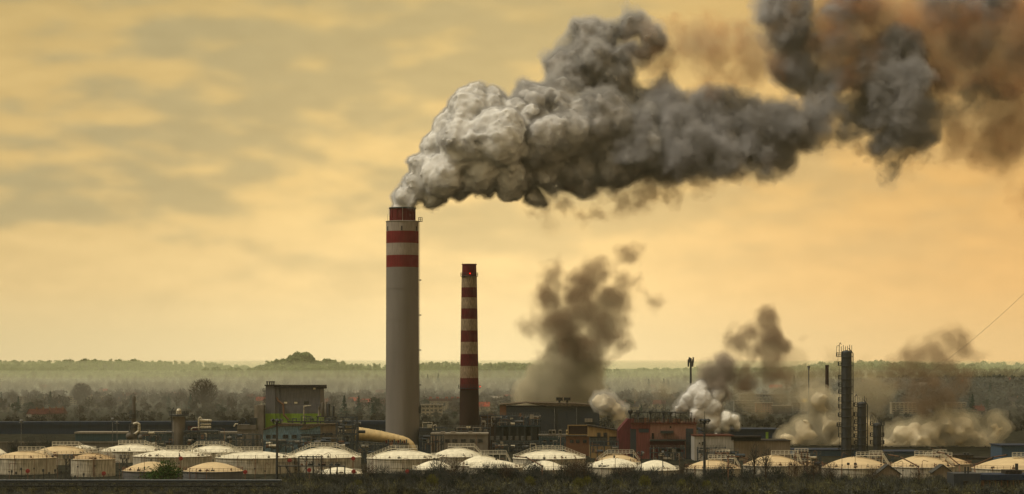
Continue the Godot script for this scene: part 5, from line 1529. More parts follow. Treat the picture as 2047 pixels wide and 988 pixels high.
func town() -> void:
	house(968, 2450, 11, 5.5, "roof_orange", "house_cream", "house with the brightest orange roof, right of the striped chimney")
	var o := site("terrace", 893, 2500, "long cream terrace with red dormers between the two chimneys", "terraced houses")
	slab(o, "wall", 850, 938, 802, 830, 10, "house_cream"); slab(o, "roof", 849, 939, 797, 802, 10, "roof_rust", .4)
	for x in [858.0, 872, 890, 902, 913]:
		var dm := slab(o, "dormer", x, x + 5, 793.5, 799, 3, "roof_orange", .9)
		part("window", Geo.new().span(lx(o, x + 1.2), lx(o, x + 3.8), ly(o, 799), ly(o, 796), .85, .98), "glass_dark", dm)
	for x in [852.0, 862, 874, 886, 898, 910, 922, 932]: pane(o, x, x + 4, 806, 811, "glass_dark", .05)
	flats(842, 884, 810, 2200, "house_cream", "beige flats with dark windows low between the two chimneys", 3, 5)
	rng.seed = 40
	for q in [[648, 2700, "roof_rust"], [668, 2900, "roof_rust"], [690, 2750, "roof_dark"], [706, 3000, "roof_orange"], [724, 2600, "roof_rust"], [738, 2850, "roof_orange"], [752, 3100, "roof_orange"], [764, 2700, "roof_rust"]]:
		house(q[0], q[1], rng.randf_range(9, 16), rng.randf_range(4, 6.5), q[2], "house_pale", "town house left of the huge chimney, " + {648: "rust roof, first from the left", 668: "rust roof, second from the left", 690: "dark roof", 706: "orange roof, leftmost orange one", 724: "rust roof, middle one", 738: "orange roof, middle orange one", 752: "orange roof nearest the chimney", 764: "rust roof touching the chimney"}[q[0]], "houses left of the huge chimney", rng.randf_range(-.5, .5))
	for k in 5: house(72 + k * 13.0, 2050 + k * 12, 9, 4.5, "roof_rust", "house_pale", "terracotta-roofed house, %s in the slanting row at far left" % ["first", "second", "third", "fourth", "last"][k], "slanting row of terracotta roofs", .7)
	for q in [[112, 2500], [4, 2450], [18, 2800], [200, 2700], [232, 2900]]: house(q[0], q[1], 11, 5, "roof_dark", "house_pale", "whitish house among the far-left trees, " + {112: "above the terracotta row", 4: "at the left edge, nearer", 18: "at the left edge, farther", 200: "left of the slim tower, nearer", 232: "left of the slim tower, farther"}[q[0]], "whitish houses at far left", rng.randf_range(-.4, .4))
	flats(38, 210, 793, 3000, "house_cream", "very long flat-roofed beige building behind the far-left trees", 4, 24)
	for q in [[478, 5200], [680, 5000], [1203, 5400], [1222, 5500], [1018, 5000], [985, 5100]]: house(q[0], q[1], 16, 9, "concrete_pale", "house_cream", "pale villa catching light on the hazy slope, " + {478: "left of the green-banded building", 680: "right of the green-banded building", 1203: "right of the tan steam column", 1222: "second right of the tan steam column", 1018: "left of the tan steam column", 985: "right of the striped chimney"}[q[0]], "pale villas on the hazy slope", rng.randf_range(-.3, .3))
	for q in [[1196, 2300, "roof_rust"], [1243, 2500, "roof_rust"], [1262, 2400, "roof_dark"], [1290, 2700, "roof_dark"], [1318, 2600, "roof_rust"], [1340, 2900, "roof_dark"]]: house(q[0], q[1], 14, 6, q[2], "house_cream", {1196: "rust-roofed house just left of the ochre building's steam", 1243: "rust-roofed house behind the steam by the red building's left wing", 1262: "dark-roofed house above the red building's first funnel", 1290: "dark-roofed house above the red building's middle funnels", 1318: "rust-roofed house above the red building's pergola", 1340: "dark-roofed house left of the radio mast's flats"}[q[0]], "houses behind the ochre and red buildings", rng.randf_range(-.4, .4))
	flats(1345, 1382, 797, 2650, "house_pale", "pale flats left of the radio mast's foot", 3, 6)
	flats(1468, 1508, 802, 2350, "steel_grey", "dark flats striped with pale balconies, behind the white hall", 5, 7, true)
	flats(1512, 1545, 806, 2330, "brick_brown", "brown brick flats in the middle of the estate behind the white hall", 5, 6)
	flats(1546, 1583, 812, 2300, "brick_dark", "dark brick flats, right of the brown ones in the estate", 4, 7)
	flats(1586, 1618, 806, 2380, "house_pale", "pale flats with big dark windows at the estate's right end", 5, 4)
	flats(1480, 1568, 789, 2700, "concrete_dark", "long roofline of flats behind the estate", 4, 14, true)
	house(1614, 2500, 7, 9, "house_yellow", "house_yellow", "small yellow gabled house at the right end of the estate", "", .4)
	flats(1783, 1832, 806, 2300, "house_cream", "cream flats with dark windows veiled by smoke, right of the short column", 5, 6)
	flats(1893, 1932, 806, 2400, "house_cream", "cream flats with dark windows at the edge of the right-hand wood", 4, 4)
	house(1958, 2200, 10, 5, "roof_rust", "house_pale", "red-roofed house below the right-hand wood")
	house(2030, 2500, 13, 6, "roof_dark", "house_pale", "pale house inside the right-hand wood")
	rng.seed = 44
	for k in 46:
		var px := rng.randf_range(-10, 2050); var d := rng.randf_range(2700, 5200)
		var roof: String = ["roof_rust", "roof_dark", "concrete_pale", "roof_orange"][rng.randi() % 4]
		house(px, d, rng.randf_range(10, 20), rng.randf_range(5, 9), roof, ["house_cream", "house_pale"][k % 2], "%s %s %s-roofed house in the hazy plain %s" % ["wide" if k % 3 == 0 else "small", "nearer" if d < 3700 else "farther", {"roof_rust": "rust", "roof_dark": "dark", "concrete_pale": "pale", "roof_orange": "orange"}[roof], whereabouts(px)], "scattered houses of the hazy plain", rng.randf_range(-.6, .6))
	o = site("boundary_wall", 1968, 2350, "pale wall line below the right-hand wood", "wall")
	slab(o, "wall", 1940, 1995, 823, 826, .4, "concrete_pale")


func lone(kind: String, px: float, d: float, h: float, label: String, group := "", size := 1.0) -> Node3D:
	var x := X(px, d)
	var o := thing({"full": "bare_tree", "bare": "bare_tree", "poplar": "poplar_tree", "conifer": "conifer_tree", "round": "leafy_tree"}[kind], label, "tree", Vector3(x, ground_y(x, -d), -d), group)
	tree_parts(o, kind, h)
	return o


func trees() -> void:
	rng.seed = 3
	lone("full", 163, 3000, 27, "big round leafless tree standing out above the left tree belt")
	lone("full", 406, 2450, 33, "big round leafless tree left of the green-banded building")
	var protos := {"bare": lone("bare", 30, 2700, 16, "leafless tree in the hazy belt behind the plant", "leafless trees behind the plant"), "conifer": lone("conifer", 36, 2350, 17, "dark conifer among the hazy houses", "dark conifers in the town"), "round": lone("round", 60, 2300, 13, "dark leafy tree among the hazy houses", "dark leafy trees in the town")}
	rng.seed = 91
	for k in 150:
		var px := rng.randf_range(-20, 2070)
		var d := rng.randf_range(2000, 3400)
		if px > 1460 and px < 1640 and d < 2450: d += 500
		var kind: String = ["bare", "bare", "round", "conifer", "round"][rng.randi() % 5]
		var x := X(px, d)
		var size := rng.randf_range(.55, 1.25)
		copy(protos[kind], Vector3(x, ground_y(x, -d), -d), rng.randf() * TAU, Vector3.ONE * size, "%s %s %s among the haze %s" % ["small" if size < .75 else "tall" if size > 1.05 else "middling", "nearer" if d < 2700 else "farther", {"bare": "leafless tree", "conifer": "dark conifer", "round": "dark leafy tree"}[kind], whereabouts(px)])
	for q in [[688, 2150, 1.15], [717, 2250, 1.1], [1297, 4300, 1.7], [1327, 4400, 1.7], [1336, 4450, 1.5], [1588, 3300, 1.8], [1572, 3100, 1.2], [1940, 2600, 1.1], [1980, 2700, 1.2], [262, 2600, .9], [100, 2500, 1.2], [855, 5200, 1.8], [876, 5300, 1.9]]:
		var x := X(q[0], q[1])
		copy(protos.conifer, Vector3(x, ground_y(x, -q[1]), -q[1]), rng.randf() * TAU, Vector3(q[2] * 1.1, q[2], q[2] * 1.1), "%s standing clear of the trees around it %s" % ["broad dark conifer" if q[1] < 2800 else "far hazy conifer", whereabouts(q[0])])
	var o := lone("round", 750, 2200, 19, "dark broad tree just left of the huge chimney")
	o.scale.x = 1.2
	# woods too far off to count
	rng.seed = 17
	var far := []; var mid := []; var low := []; var right := []
	for k in 5200:
		var d := rng.randf_range(6800, 9400); var px := rng.randf_range(-120, 2170); var x := X(px, d)
		var t := rng.randf_range(.75, 1.25)
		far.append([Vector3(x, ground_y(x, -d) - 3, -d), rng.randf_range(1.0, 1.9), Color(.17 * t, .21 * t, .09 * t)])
	for k in 520:   # the rounded knoll on the skyline
		var a := rng.randf() * TAU; var q := sqrt(rng.randf()); var d := 7400.0
		var hump: Array = [[602, 66, 50.0], [602, 60, 50.0], [560, 90, 30.0], [655, 110, 26.0]][rng.randi() % 4]
		var x: float = X(hump[0], d) + cos(a) * q * hump[1]
		var t := rng.randf_range(.75, 1.25)
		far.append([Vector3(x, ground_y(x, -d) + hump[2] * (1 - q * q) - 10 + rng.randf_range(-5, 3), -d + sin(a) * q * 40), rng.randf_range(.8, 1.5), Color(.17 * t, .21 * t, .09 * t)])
	for k in 3000:
		var d := rng.randf_range(4000, 6600); var px := rng.randf_range(-120, 2170); var x := X(px, d)
		var t := rng.randf_range(.7, 1.3)
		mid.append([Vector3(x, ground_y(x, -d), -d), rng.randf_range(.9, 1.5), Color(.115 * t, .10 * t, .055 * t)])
	for k in 1800:
		var d := rng.randf_range(2300, 4000); var px := rng.randf_range(-60, 1640); var x := X(px, d)
		if d < 2900 and rng.randf() < .45: continue
		var t := rng.randf_range(.7, 1.3)
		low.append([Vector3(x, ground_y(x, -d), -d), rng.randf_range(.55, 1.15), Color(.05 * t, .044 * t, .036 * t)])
	for k in 1500:   # low dark growth on the waste ground just behind the plant
		var d := rng.randf_range(1620, 2500); var px := rng.randf_range(-60, 2100); var x := X(px, d)
		var t := rng.randf_range(.6, 1.3)
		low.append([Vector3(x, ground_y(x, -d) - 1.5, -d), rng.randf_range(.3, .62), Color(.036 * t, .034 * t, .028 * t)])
	for k in 1000:
		var d := rng.randf_range(2450, 3900); var px := rng.randf_range(1630, 2180); var x := X(px, d)
		var t := rng.randf_range(.6, 1.4)
		right.append([Vector3(x, ground_y(x, -d), -d), rng.randf_range(.6, 1.25), Color(.04 * t, .045 * t, .04 * t)])
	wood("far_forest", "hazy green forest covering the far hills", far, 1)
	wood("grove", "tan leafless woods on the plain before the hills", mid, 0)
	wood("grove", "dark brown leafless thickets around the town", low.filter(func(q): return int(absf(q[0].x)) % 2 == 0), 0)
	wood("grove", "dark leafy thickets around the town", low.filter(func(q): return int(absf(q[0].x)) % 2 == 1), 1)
	wood("forest", "dark wood on the rise at right", right, 1)


func shrub_parts(o: Node3D, h: float, green: float, seed_: int) -> void:
	rng.seed = seed_
	var st := Geo.new(); var tw := Geo.new(); var lf := Geo.new()
	for k in 7:
		var a := rng.randf() * TAU
		st.cyl(Vector3(rng.randf_range(-.6, .6), -.3, rng.randf_range(-.6, .6)), Vector3(cos(a) * h * .26, h * rng.randf_range(.6, .95), sin(a) * h * .26), h * .012, h * .003, 5, false)
	twigs(tw, Vector3(0, h * .48, 0), Vector3(h * .46, h * .52, h * .46), 900, h * .2, .045)
	leaves(lf, Vector3(0, h * .36, 0), Vector3(h * .46, h * .42, h * .46), 34, 10, .2 if green < .5 else .26, .45)
	part("stems", st, "bark", o); part("twigs", tw, "twig_grey" if green < .7 else "leaf_olive", o); part("foliage", lf, "leaf_dark" if green < .5 else "leaf_olive" if green < .8 else "leaf_green", o)


func shrubs() -> void:
	var protos := []
	for k in 6:
		var o := thing("shrub", ["dark leafless shrub in the thicket before the tanks", "dark leafless shrub in the thicket before the tanks", "olive shrub low at the front of the thicket", "dark leafless shrub in the thicket before the tanks", "olive shrub low at the front of the thicket", "dark leafless shrub in the thicket before the tanks"][k], "shrub", at(600 + k * 40, 980, 835) * Vector3(1, 0, 1), "olive shrubs at the front" if k in [2, 4] else "dark shrubs of the thicket")
		shrub_parts(o, [5.0, 6.2, 3.6, 4.6, 3.2, 5.6][k], [.2, .3, .6, .4, .75, .1][k], 50 + k)
		protos.append(o)
	rng.seed = 23
	var px := 560.0
	while px < 1930:
		# crest of the thicket as the photograph shows it: rows of pixels above which nothing grows
		var crest := ramp_y(px)
		for row in 3:
			var d: float = [858.0, 836, 815][row] + rng.randf_range(-8, 8)
			var top: float = crest + [-4.0, 4, 20][row] + rng.randf_range(-9, 9)
			if row == 0 and rng.randf() < .28: top -= rng.randf_range(6, 16)
			var h := Y(top, d)
			if h < 1.2: h = 1.2
			var kind: int = [0, 1, 3, 5][rng.randi() % 4] if row < 2 else [2, 4, 0, 3][rng.randi() % 4]
			var hh: float = [5.0, 6.2, 3.6, 4.6, 3.2, 5.6][kind]
			var s := h / hh / 1.02
			copy(protos[kind], Vector3(X(px + rng.randf_range(-8, 8), d), 0, -d), rng.randf() * TAU, Vector3(lerpf(s, 1, .35), s, lerpf(s, 1, .35)), "%s of the thicket %s, in its %s row" % [["dark leafless shrub", "dark tall shrub", "olive shrub", "dark twiggy shrub", "olive low shrub", "dark bare shrub"][kind], whereabouts(px), ["rear", "middle", "front"][row]])
		px += rng.randf_range(14, 24)
	# undergrowth that nobody could count, from the tanks' feet to the lower edge of the view
	rng.seed = 24
	var ug := Geo.new()
	twigs(ug, Vector3(0, 1.0, 0), Vector3(1.5, 1.5, 1.5), 50, 1.1, .05)
	leaves(ug, Vector3(0, .7, 0), Vector3(1.5, 1.0, 1.5), 9, 5, .22, .6)
	var mm := MultiMesh.new(); mm.transform_format = MultiMesh.TRANSFORM_3D; mm.use_colors = true
	mm.mesh = ug.mesh(); mm.instance_count = 4600
	for i in 4600:
		var d := rng.randf_range(770, 872); var ux := rng.randf_range(-40, 2090)
		var t := rng.randf_range(.3, 1.9); var s := rng.randf_range(.6, 1.5) * (.55 if ux < 560 else 1.0)
		mm.set_instance_transform(i, Transform3D(Basis(Vector3.UP, rng.randf() * TAU).scaled(Vector3(s, s, s)), Vector3(X(ux, d), 0, -d)))
		mm.set_instance_color(i, Color(.045 * t, .048 * t, .044 * t) if rng.randf() < .7 else Color(.075 * t, .072 * t, .035 * t))
	var uo := MultiMeshInstance3D.new(); uo.multimesh = mm; uo.material_override = M.tinted; uo.name = "undergrowth"
	add_child(uo); tag(uo, "dark undergrowth along the lower edge of the view", "undergrowth"); uo.set_meta("kind", "stuff")
	var b := thing("bush", "dense dark green bush in front of the low buff dome at left", "bush", Vector3(X(328, 850), 0, -850))
	shrub_parts(b, 9.0, .9, 61)
	rng.seed = 62
	var lf := Geo.new(); leaves(lf, Vector3(-.5, 3.6, 0), Vector3(9.0, 4.0, 5), 90, 18, .28, .4); leaves(lf, Vector3(1.5, 6.0, 0), Vector3(4.5, 3.4, 4), 40, 16, .28, .4)
	part("foliage", lf, "leaf_green", b)
	var t := lone("poplar", 1508, 845, 14.6, "leafless upright poplar, left of the twin pair")
	t.scale = Vector3(1.25, 1, 1.25)
	t = lone("poplar", 1531, 840, 14.2, "leafless upright poplar, right of the twin pair")
	t.scale = Vector3(1.25, 1, 1.25)
	lone("bare", 1590, 838, 9.5, "spreading leafless tree right of the twin poplars")
	lone("bare", 1627, 842, 10, "leafless tree left of the tank at the columns' foot")
	for q in [[1145, 835, 9.5, "thin leafless sapling rising before the near small dome"], [736, 850, 8.5, "thin leafless sapling below the tan duct's lower end"], [908, 846, 10.5, "leafless tree with dense twigs in front of the tanks between both chimneys"], [1012, 842, 8.2, "small leafless tree before the near cream dome's right side"], [1168, 838, 10.4, "leafless tree between the big railed tank and the dome right of it"], [1250, 846, 8.6, "small leafless tree before the dome below the red building"], [1372, 840, 8.8, "small leafless tree left of the tall mast by the white hall"], [1660, 836, 9.2, "leafless tree before the left side of the columns' tank"], [1745, 838, 7.6, "small leafless tree left of the hut before the columns' tank"], [1836, 834, 7.4, "small leafless tree before the tank with the hut"]]:
		lone("bare", q[0], q[1], q[2], q[3])
	for q in [[28, 1145, 8, "dark hedge bush left of the dark smoke-stained wall"], [62, 1150, 9.5, "tall dark bush in the group behind the far-left tanks"], [95, 1148, 10.5, "tallest dark bush in the group behind the far-left tanks"], [125, 1146, 8.5, "dark bush at the right end of the group behind the far-left tanks"]]:
		var s := thing("bush", q[3], "bush", Vector3(X(q[0], q[1]), 0, -q[1]))
		shrub_parts(s, q[2], .3, 80 + int(q[0]))


func ramp_y(px: float) -> float:
	var st := [[560, 968], [600, 958], [650, 950], [700, 946], [760, 944], [800, 944], [850, 940], [905, 928], [950, 938], [1000, 942], [1060, 936], [1110, 940], [1160, 934], [1200, 952], [1240, 940], [1280, 936], [1330, 944], [1380, 942], [1420, 938], [1470, 950], [1560, 946], [1600, 950], [1660, 955], [1720, 962], [1780, 958], [1850, 962], [1900, 968], [1950, 975]]
	for k in st.size() - 1:
		if px < st[k + 1][0]: return lerpf(st[k][1], st[k + 1][1], (px - st[k][0]) / (st[k + 1][0] - st[k][0]))
	return 975.0


# ------------------------------------------------------------------ smoke and steam

func plumes() -> void:
	var o := thing("smoke_plume", "huge grey smoke plume billowing right from the thick chimney", "smoke", at(805, 415, 1200))
	# the bright, tight billows next to the stack
	var a := [[803, 414, 19], [810, 394, 28], [828, 368, 36], [850, 338, 42], [875, 388, 30], [878, 300, 44], [888, 350, 52, 8], [930, 300, 60, 10], [905, 252, 46], [938, 226, 50, 4], [948, 196, 32], [990, 222, 48], [1000, 282, 70, 10], [960, 345, 56, 6], [920, 382, 32], [1020, 348, 52, 6], [1040, 232, 48, 4], [1062, 192, 30], [1050, 300, 52, 4]]
	smoke(o, "billow", a, 1200, {"cell": .85, "cell_amp": 10.0, "cell_freq": .055, "cell_oct": 4, "cell_gain": .6, "warp": 9.0, "rough_amp": 3.0, "rough_freq": .03, "seed": 4, "core": 1.5, "core_skin": "dense_smoke", "levels": [[-.2, .10], [.6, .22]], "color": Color(.98, .97, .96)})
	# where it starts to mix with the air
	var x := [[1060, 232, 50, 6], [1085, 290, 66, 8], [1115, 215, 52], [1060, 384, 28], [1100, 340, 50, 4], [1070, 195, 34], [1140, 270, 62, 4], [1130, 180, 36], [1150, 330, 48], [1040, 350, 50, 2], [1165, 225, 44, 4]]
	smoke(o, "mixing", x, 1200, {"cell": .9, "cell_amp": 10.0, "cell_freq": .05, "cell_oct": 4, "cell_gain": .6, "warp": 10.0, "rough_amp": 4.5, "rough_freq": .03, "seed": 9, "core": 2.4, "core_skin": "mixed_smoke", "levels": [[-.6, .06], [.6, .14], [1.6, .22]], "color": Color(.93, .92, .91)})
	# greyer smoke that rolls on
	var m := [[1140, 332, 50], [1180, 272, 68, 2], [1200, 222, 55], [1225, 325, 58], [1170, 368, 30], [1250, 262, 68], [1142, 132, 54, -6], [1172, 100, 48, -6], [1115, 168, 38, -4], [1210, 78, 46, -8], [1255, 64, 44, -8], [1290, 75, 36, -8], [1205, 142, 50, -6], [1232, 168, 40, -4], [1180, 66, 36, -8], [1238, 104, 44, -8], [1262, 88, 42, -8], [1230, 60, 38, -8], [1150, 165, 48, -4], [1190, 125, 50, -4], [1110, 125, 34, -6], [1280, 300, 62, 4], [1300, 225, 50], [1350, 275, 60], [1335, 175, 30, -4]]
	smoke(o, "roll", m, 1200, {"cell": .95, "cell_amp": 10.0, "cell_freq": .042, "cell_oct": 4, "cell_gain": .58, "warp": 12.0, "rough_amp": 7.0, "rough_freq": .035, "rough_oct": 5, "rough_gain": .6, "seed": 14, "core": 4.0, "core_skin": "sooty_smoke", "levels": [[-1.2, .05], [.6, .11], [2.2, .2]], "color": Color(.95, .94, .93)})
	# soft dark drift
	var b := [[1250, 305, 66], [1290, 280, 80], [1330, 215, 56], [1360, 280, 84, 6], [1330, 335, 54], [1400, 300, 66], [1420, 250, 78], [1450, 310, 62, 6], [1490, 240, 66], [1500, 295, 72], [1500, 325, 36], [1560, 250, 72], [1565, 300, 46], [1630, 232, 58], [1690, 225, 56], [1605, 270, 46], [1600, 132, 66, -6], [1590, 70, 64, -6], [1575, 0, 70, -6], [1640, 90, 60, -3], [1660, 160, 56], [1672, 80, 60], [1695, 5, 66], [1650, 200, 48], [1740, 225, 68], [1755, 150, 72], [1790, 190, 82, 6], [1800, 110, 66], [1812, 250, 70], [1775, 285, 58], [1783, 325, 36], [1782, 348, 20], [1850, 215, 52], [1870, 160, 40], [1930, 85, 58], [1955, 180, 40], [2038, 110, 48], [2000, 190, 32], [1900, 20, 60], [1985, 5, 64], [1720, 100, 40]]
	smoke(o, "drift", b, 1200, {"cell": 1.1, "cell_amp": 7.0, "cell_freq": .05, "cell_oct": 4, "cell_gain": .62, "warp": 14.0, "rough_amp": 9.0, "rough_freq": .03, "rough_oct": 5, "rough_gain": .74, "seed": 11, "levels": [[.5, .035], [3.0, .08], [6.0, .16]], "color": Color(.92, .91, .92)})
	var c := [[1320, 112, 70], [1380, 90, 60], [1430, 132, 72], [1500, 120, 72], [1480, 62, 36], [1560, 60, 60], [1700, 100, 105], [1750, 40, 96], [1850, 92, 105], [1950, 112, 115], [2040, 180, 110], [1900, 20, 96], [2045, 40, 105], [1930, 230, 70], [1300, 372, 46], [1250, 386, 36], [1400, 345, 46], [1640, 275, 44], [1850, 280, 56], [1480, 345, 34], [1330, 352, 50], [1130, 400, 20], [1160, 425, 14], [1190, 427, 14], [1095, 440, 14], [1880, 230, 60], [1960, 260, 60], [2030, 300, 60]]
	smoke(o, "veil", c, 1200, {"cell": 1.5, "rough_amp": 16.0, "rough_freq": .03, "rough_oct": 5, "rough_gain": .66, "seed": 29, "levels": [[1.0, .006], [5.0, .010], [10.0, .016]], "color": Color(.95, .80, .64)})
	var e := [[1660, 60, 90], [1720, 110, 95], [1740, 20, 90], [1830, 60, 100], [1880, 130, 95], [1940, 60, 100], [2000, 150, 95], [2045, 60, 100], [2060, 220, 70], [1960, 210, 50], [1870, 230, 46], [1910, 262, 66], [1985, 300, 76], [2045, 265, 80], [2055, 370, 56], [1420, 110, 68], [1500, 145, 70], [1490, 90, 58], [1350, 110, 64], [1550, 130, 60], [1440, 70, 46], [1410, 160, 50]]
	smoke(o, "brown_veil", e, 1200, {"cell": 1.3, "rough_amp": 15.0, "rough_freq": .032, "rough_oct": 5, "rough_gain": .7, "seed": 67, "levels": [[3.0, .010], [7.0, .016], [12.0, .03]], "color": Color(.96, .70, .50)})

	var u := [[1290, 382, 44], [1240, 394, 34], [1340, 364, 48], [1400, 352, 44], [1460, 342, 36], [1530, 324, 34], [1600, 288, 36], [1130, 410, 26], [1165, 432, 20], [1192, 428, 24], [1090, 436, 22], [1060, 424, 16], [1720, 290, 36], [1835, 300, 38], [1200, 400, 26]]
	smoke(o, "underside_wisp", u, 1200, {"cell": 1.0, "rough_amp": 9.0, "rough_freq": .06, "rough_oct": 5, "rough_gain": .72, "seed": 71, "levels": [[2.0, .03], [5.0, .06]], "color": Color(.88, .70, .52)})

	o = thing("steam_column", "broad tan steam column rising behind the navy hall, brown at its top", "steam", at(1115, 808, 1480))
	smoke(o, "base", [[1110, 795, 50], [1058, 785, 40], [1190, 795, 34], [1150, 760, 50], [1170, 780, 40], [1120, 745, 54], [1080, 745, 36], [1180, 740, 38], [1130, 715, 40]], 1480, {"cell": 1.6, "rough_amp": 6.0, "rough_freq": .03, "rough_oct": 4, "seed": 33, "levels": [[-1.0, .035], [2.0, .06]], "color": Color(.97, .92, .78), "floor": 0.0})
	smoke(o, "top", [[1150, 700, 62], [1130, 650, 58], [1200, 655, 58], [1105, 602, 46], [1160, 590, 58], [1220, 602, 46], [1245, 562, 32], [1190, 552, 38], [1258, 515, 26], [1112, 558, 30], [1272, 490, 18], [1312, 600, 16], [1072, 642, 28], [1232, 690, 28], [1170, 625, 60], [1180, 690, 50]], 1480, {"cell": 1.6, "rough_amp": 10.0, "rough_freq": .045, "rough_oct": 5, "rough_gain": .7, "seed": 35, "levels": [[0.0, .022], [3.0, .035], [6.0, .05]], "color": Color(.66, .54, .42)})

	o = thing("steam_plume", "pale steam puffing from behind the red building's left wing", "steam", at(1240, 862, 1150))
	smoke(o, "puff", [[1246, 863, 10], [1241, 850, 15], [1238, 834, 20], [1230, 818, 24], [1214, 806, 28], [1199, 804, 22], [1244, 818, 15]], 1150, {"cell": .6, "cell_amp": 1.8, "cell_freq": .16, "cell_gain": .6, "cell_oct": 3, "rough_amp": 1.6, "rough_freq": .09, "rough_gain": .6, "seed": 41, "core": 2.0, "core_skin": "steam_tan", "levels": [[-.4, .10], [.7, .22]], "color": Color(.97, .95, .90)})
	o = thing("steam_plume", "white steam jet rising right from the red building's pergola, browning as it climbs", "steam", at(1348, 824, 1130))
	smoke(o, "jet", [[1345, 824, 6], [1354, 817, 11], [1366, 808, 17], [1378, 797, 21], [1390, 786, 23], [1402, 778, 21], [1405, 800, 30], [1420, 815, 29], [1418, 838, 26], [1398, 828, 24], [1432, 790, 22]], 1130, {"cell": .55, "cell_amp": 2.0, "cell_freq": .17, "cell_gain": .6, "cell_oct": 3, "rough_amp": 1.0, "rough_freq": .09, "seed": 43, "core": 1.0, "core_skin": "dense_smoke", "levels": [[-.3, .12], [.4, .25]], "color": Color(.95, .94, .92)})
	smoke(o, "brown_puff", [[1420, 745, 32], [1447, 735, 32], [1432, 765, 32], [1454, 752, 27], [1425, 785, 24], [1450, 790, 20]], 1130, {"cell": .8, "cell_amp": 2.6, "cell_freq": .1, "rough_amp": 2.4, "rough_freq": .06, "rough_gain": .62, "rough_oct": 5, "seed": 45, "levels": [[0.0, .06], [1.2, .12], [3.0, .2]], "color": Color(.86, .79, .72)})
	smoke(o, "dark_head", [[1480, 690, 26], [1505, 665, 28], [1530, 648, 24], [1540, 680, 28], [1510, 705, 30], [1560, 690, 18], [1612, 672, 14], [1620, 690, 9], [1490, 740, 24], [1540, 740, 36], [1500, 770, 26]], 1130, {"cell": 1.0, "rough_amp": 8.0, "rough_freq": .045, "rough_oct": 5, "rough_gain": .58, "seed": 47, "levels": [[0.0, .035], [2.0, .06], [4.0, .08]], "color": Color(.64, .53, .43)})
	o = thing("steam_plume", "small white cotton-like steam puff above the white hall", "steam", at(1431, 868, 1180))
	smoke(o, "puff", [[1432, 867, 5], [1436, 858, 9], [1442, 846, 15], [1452, 838, 18], [1464, 840, 15], [1472, 850, 11], [1450, 852, 12]], 1180, {"cell": .5, "cell_amp": 1.4, "cell_freq": .24, "cell_gain": .6, "cell_oct": 3, "rough_amp": .7, "rough_freq": .12, "seed": 49, "core": .7, "core_skin": "steam_white", "levels": [[-.3, .12], [.3, .25]], "color": Color(.95, .94, .90)})
	o = thing("steam_bank", "broad pale bank of steam lying behind the blue hall and the tall columns", "steam", at(1640, 905, 1300))
	smoke(o, "bank", [[1590, 890, 26], [1620, 870, 36], [1660, 850, 44], [1680, 880, 44], [1650, 820, 30], [1720, 870, 40], [1600, 895, 24], [1740, 890, 30], [1640, 800, 30], [1690, 815, 34], [1570, 880, 22]], 1300, {"cell": 1.4, "cell_amp": 2.2, "cell_freq": .07, "cell_gain": .6, "rough_amp": 6.0, "rough_freq": .04, "rough_oct": 5, "rough_gain": .68, "seed": 53, "core": 4.6, "core_skin": "steam_tan", "levels": [[-2.0, .03], [.4, .06], [2.4, .11]], "color": Color(.995, .94, .80), "floor": 0.0})
	o = thing("steam_bank", "pale steam swelling right of the short column with a brown plume leaning up from it", "steam", at(1860, 910, 1280))
	smoke(o, "bank", [[1800, 900, 30], [1840, 885, 36], [1880, 895, 32], [1920, 880, 40], [1960, 880, 34], [1985, 865, 24], [1900, 905, 30], [1950, 900, 26], [1860, 862, 32], [1800, 868, 32], [1770, 890, 26], [1990, 850, 26], [1930, 850, 34], [1890, 850, 30], [1830, 850, 24]], 1280, {"cell": 1.4, "cell_amp": 2.2, "cell_freq": .07, "cell_gain": .6, "rough_amp": 6.0, "rough_freq": .04, "rough_oct": 5, "rough_gain": .68, "seed": 57, "core": 4.6, "core_skin": "steam_tan", "levels": [[-2.0, .03], [.4, .06], [2.4, .11]], "color": Color(.995, .94, .80), "floor": 0.0})
	smoke(o, "brown_plume", [[1900, 850, 22], [1880, 830, 26], [1850, 810, 26], [1820, 790, 28], [1800, 770, 24], [1850, 760, 40], [1880, 720, 44], [1830, 720, 36], [1920, 700, 32], [1900, 675, 26], [1945, 705, 18], [1800, 740, 26], [1895, 655, 12], [1920, 760, 34], [1880, 800, 36]], 1280, {"cell": 1.4, "rough_amp": 8.0, "rough_freq": .045, "rough_oct": 5, "rough_gain": .68, "seed": 59, "levels": [[-1.0, .018], [2.0, .03], [5.0, .05]], "color": Color(.68, .56, .43)})
	o = thing("steam_haze", "thin tan vapour drifting over the estate behind the white hall", "steam", at(1560, 830, 1700))
	smoke(o, "haze", [[1500, 800, 40], [1560, 770, 50], [1620, 770, 46], [1590, 720, 36], [1680, 740, 36], [1740, 770, 50], [1300, 800, 30], [1270, 790, 24], [1330, 785, 24], [980, 815, 18], [965, 820, 14]], 1700, {"cell": 2.2, "rough_amp": 10.0, "rough_freq": .03, "rough_oct": 4, "seed": 61, "levels": [[0.0, .008], [4.0, .012]], "color": Color(.85, .78, .62)})


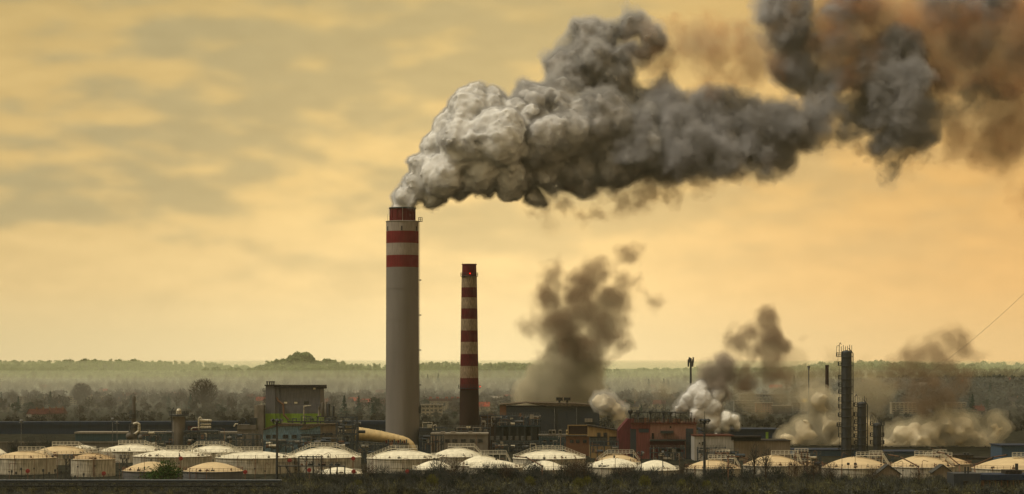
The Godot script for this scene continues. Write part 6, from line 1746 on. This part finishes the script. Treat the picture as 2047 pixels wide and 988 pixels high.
func _ready() -> void:
	var t0 := Time.get_ticks_msec()
	view_and_light()
	materials()
	terrain()
	big_chimney()
	striped_chimney()
	green_banded_building()
	left_plant()
	centre_plant()
	red_building()
	right_plant()
	columns()
	tank_farm()
	gantry()
	clutter()
	pipe_rack()
	masts()
	reels()
	town()
	trees()
	shrubs()
	print("solid ", Time.get_ticks_msec() - t0)
	plumes()
	haze_bank("valley_haze", "pale haze lying on the plain before the far hills", 3600, 7400, 46, .00022, Color(.93, .95, .84))
	haze_bank("hill_haze", "pale green haze lying over the far hills", 5400, 11400, 82, .00027, Color(.93, .97, .80))
	haze_bank("town_haze", "thin haze lying over the town", 1900, 4400, 34, .00020, Color(.92, .93, .90))
	print("all ", Time.get_ticks_msec() - t0)
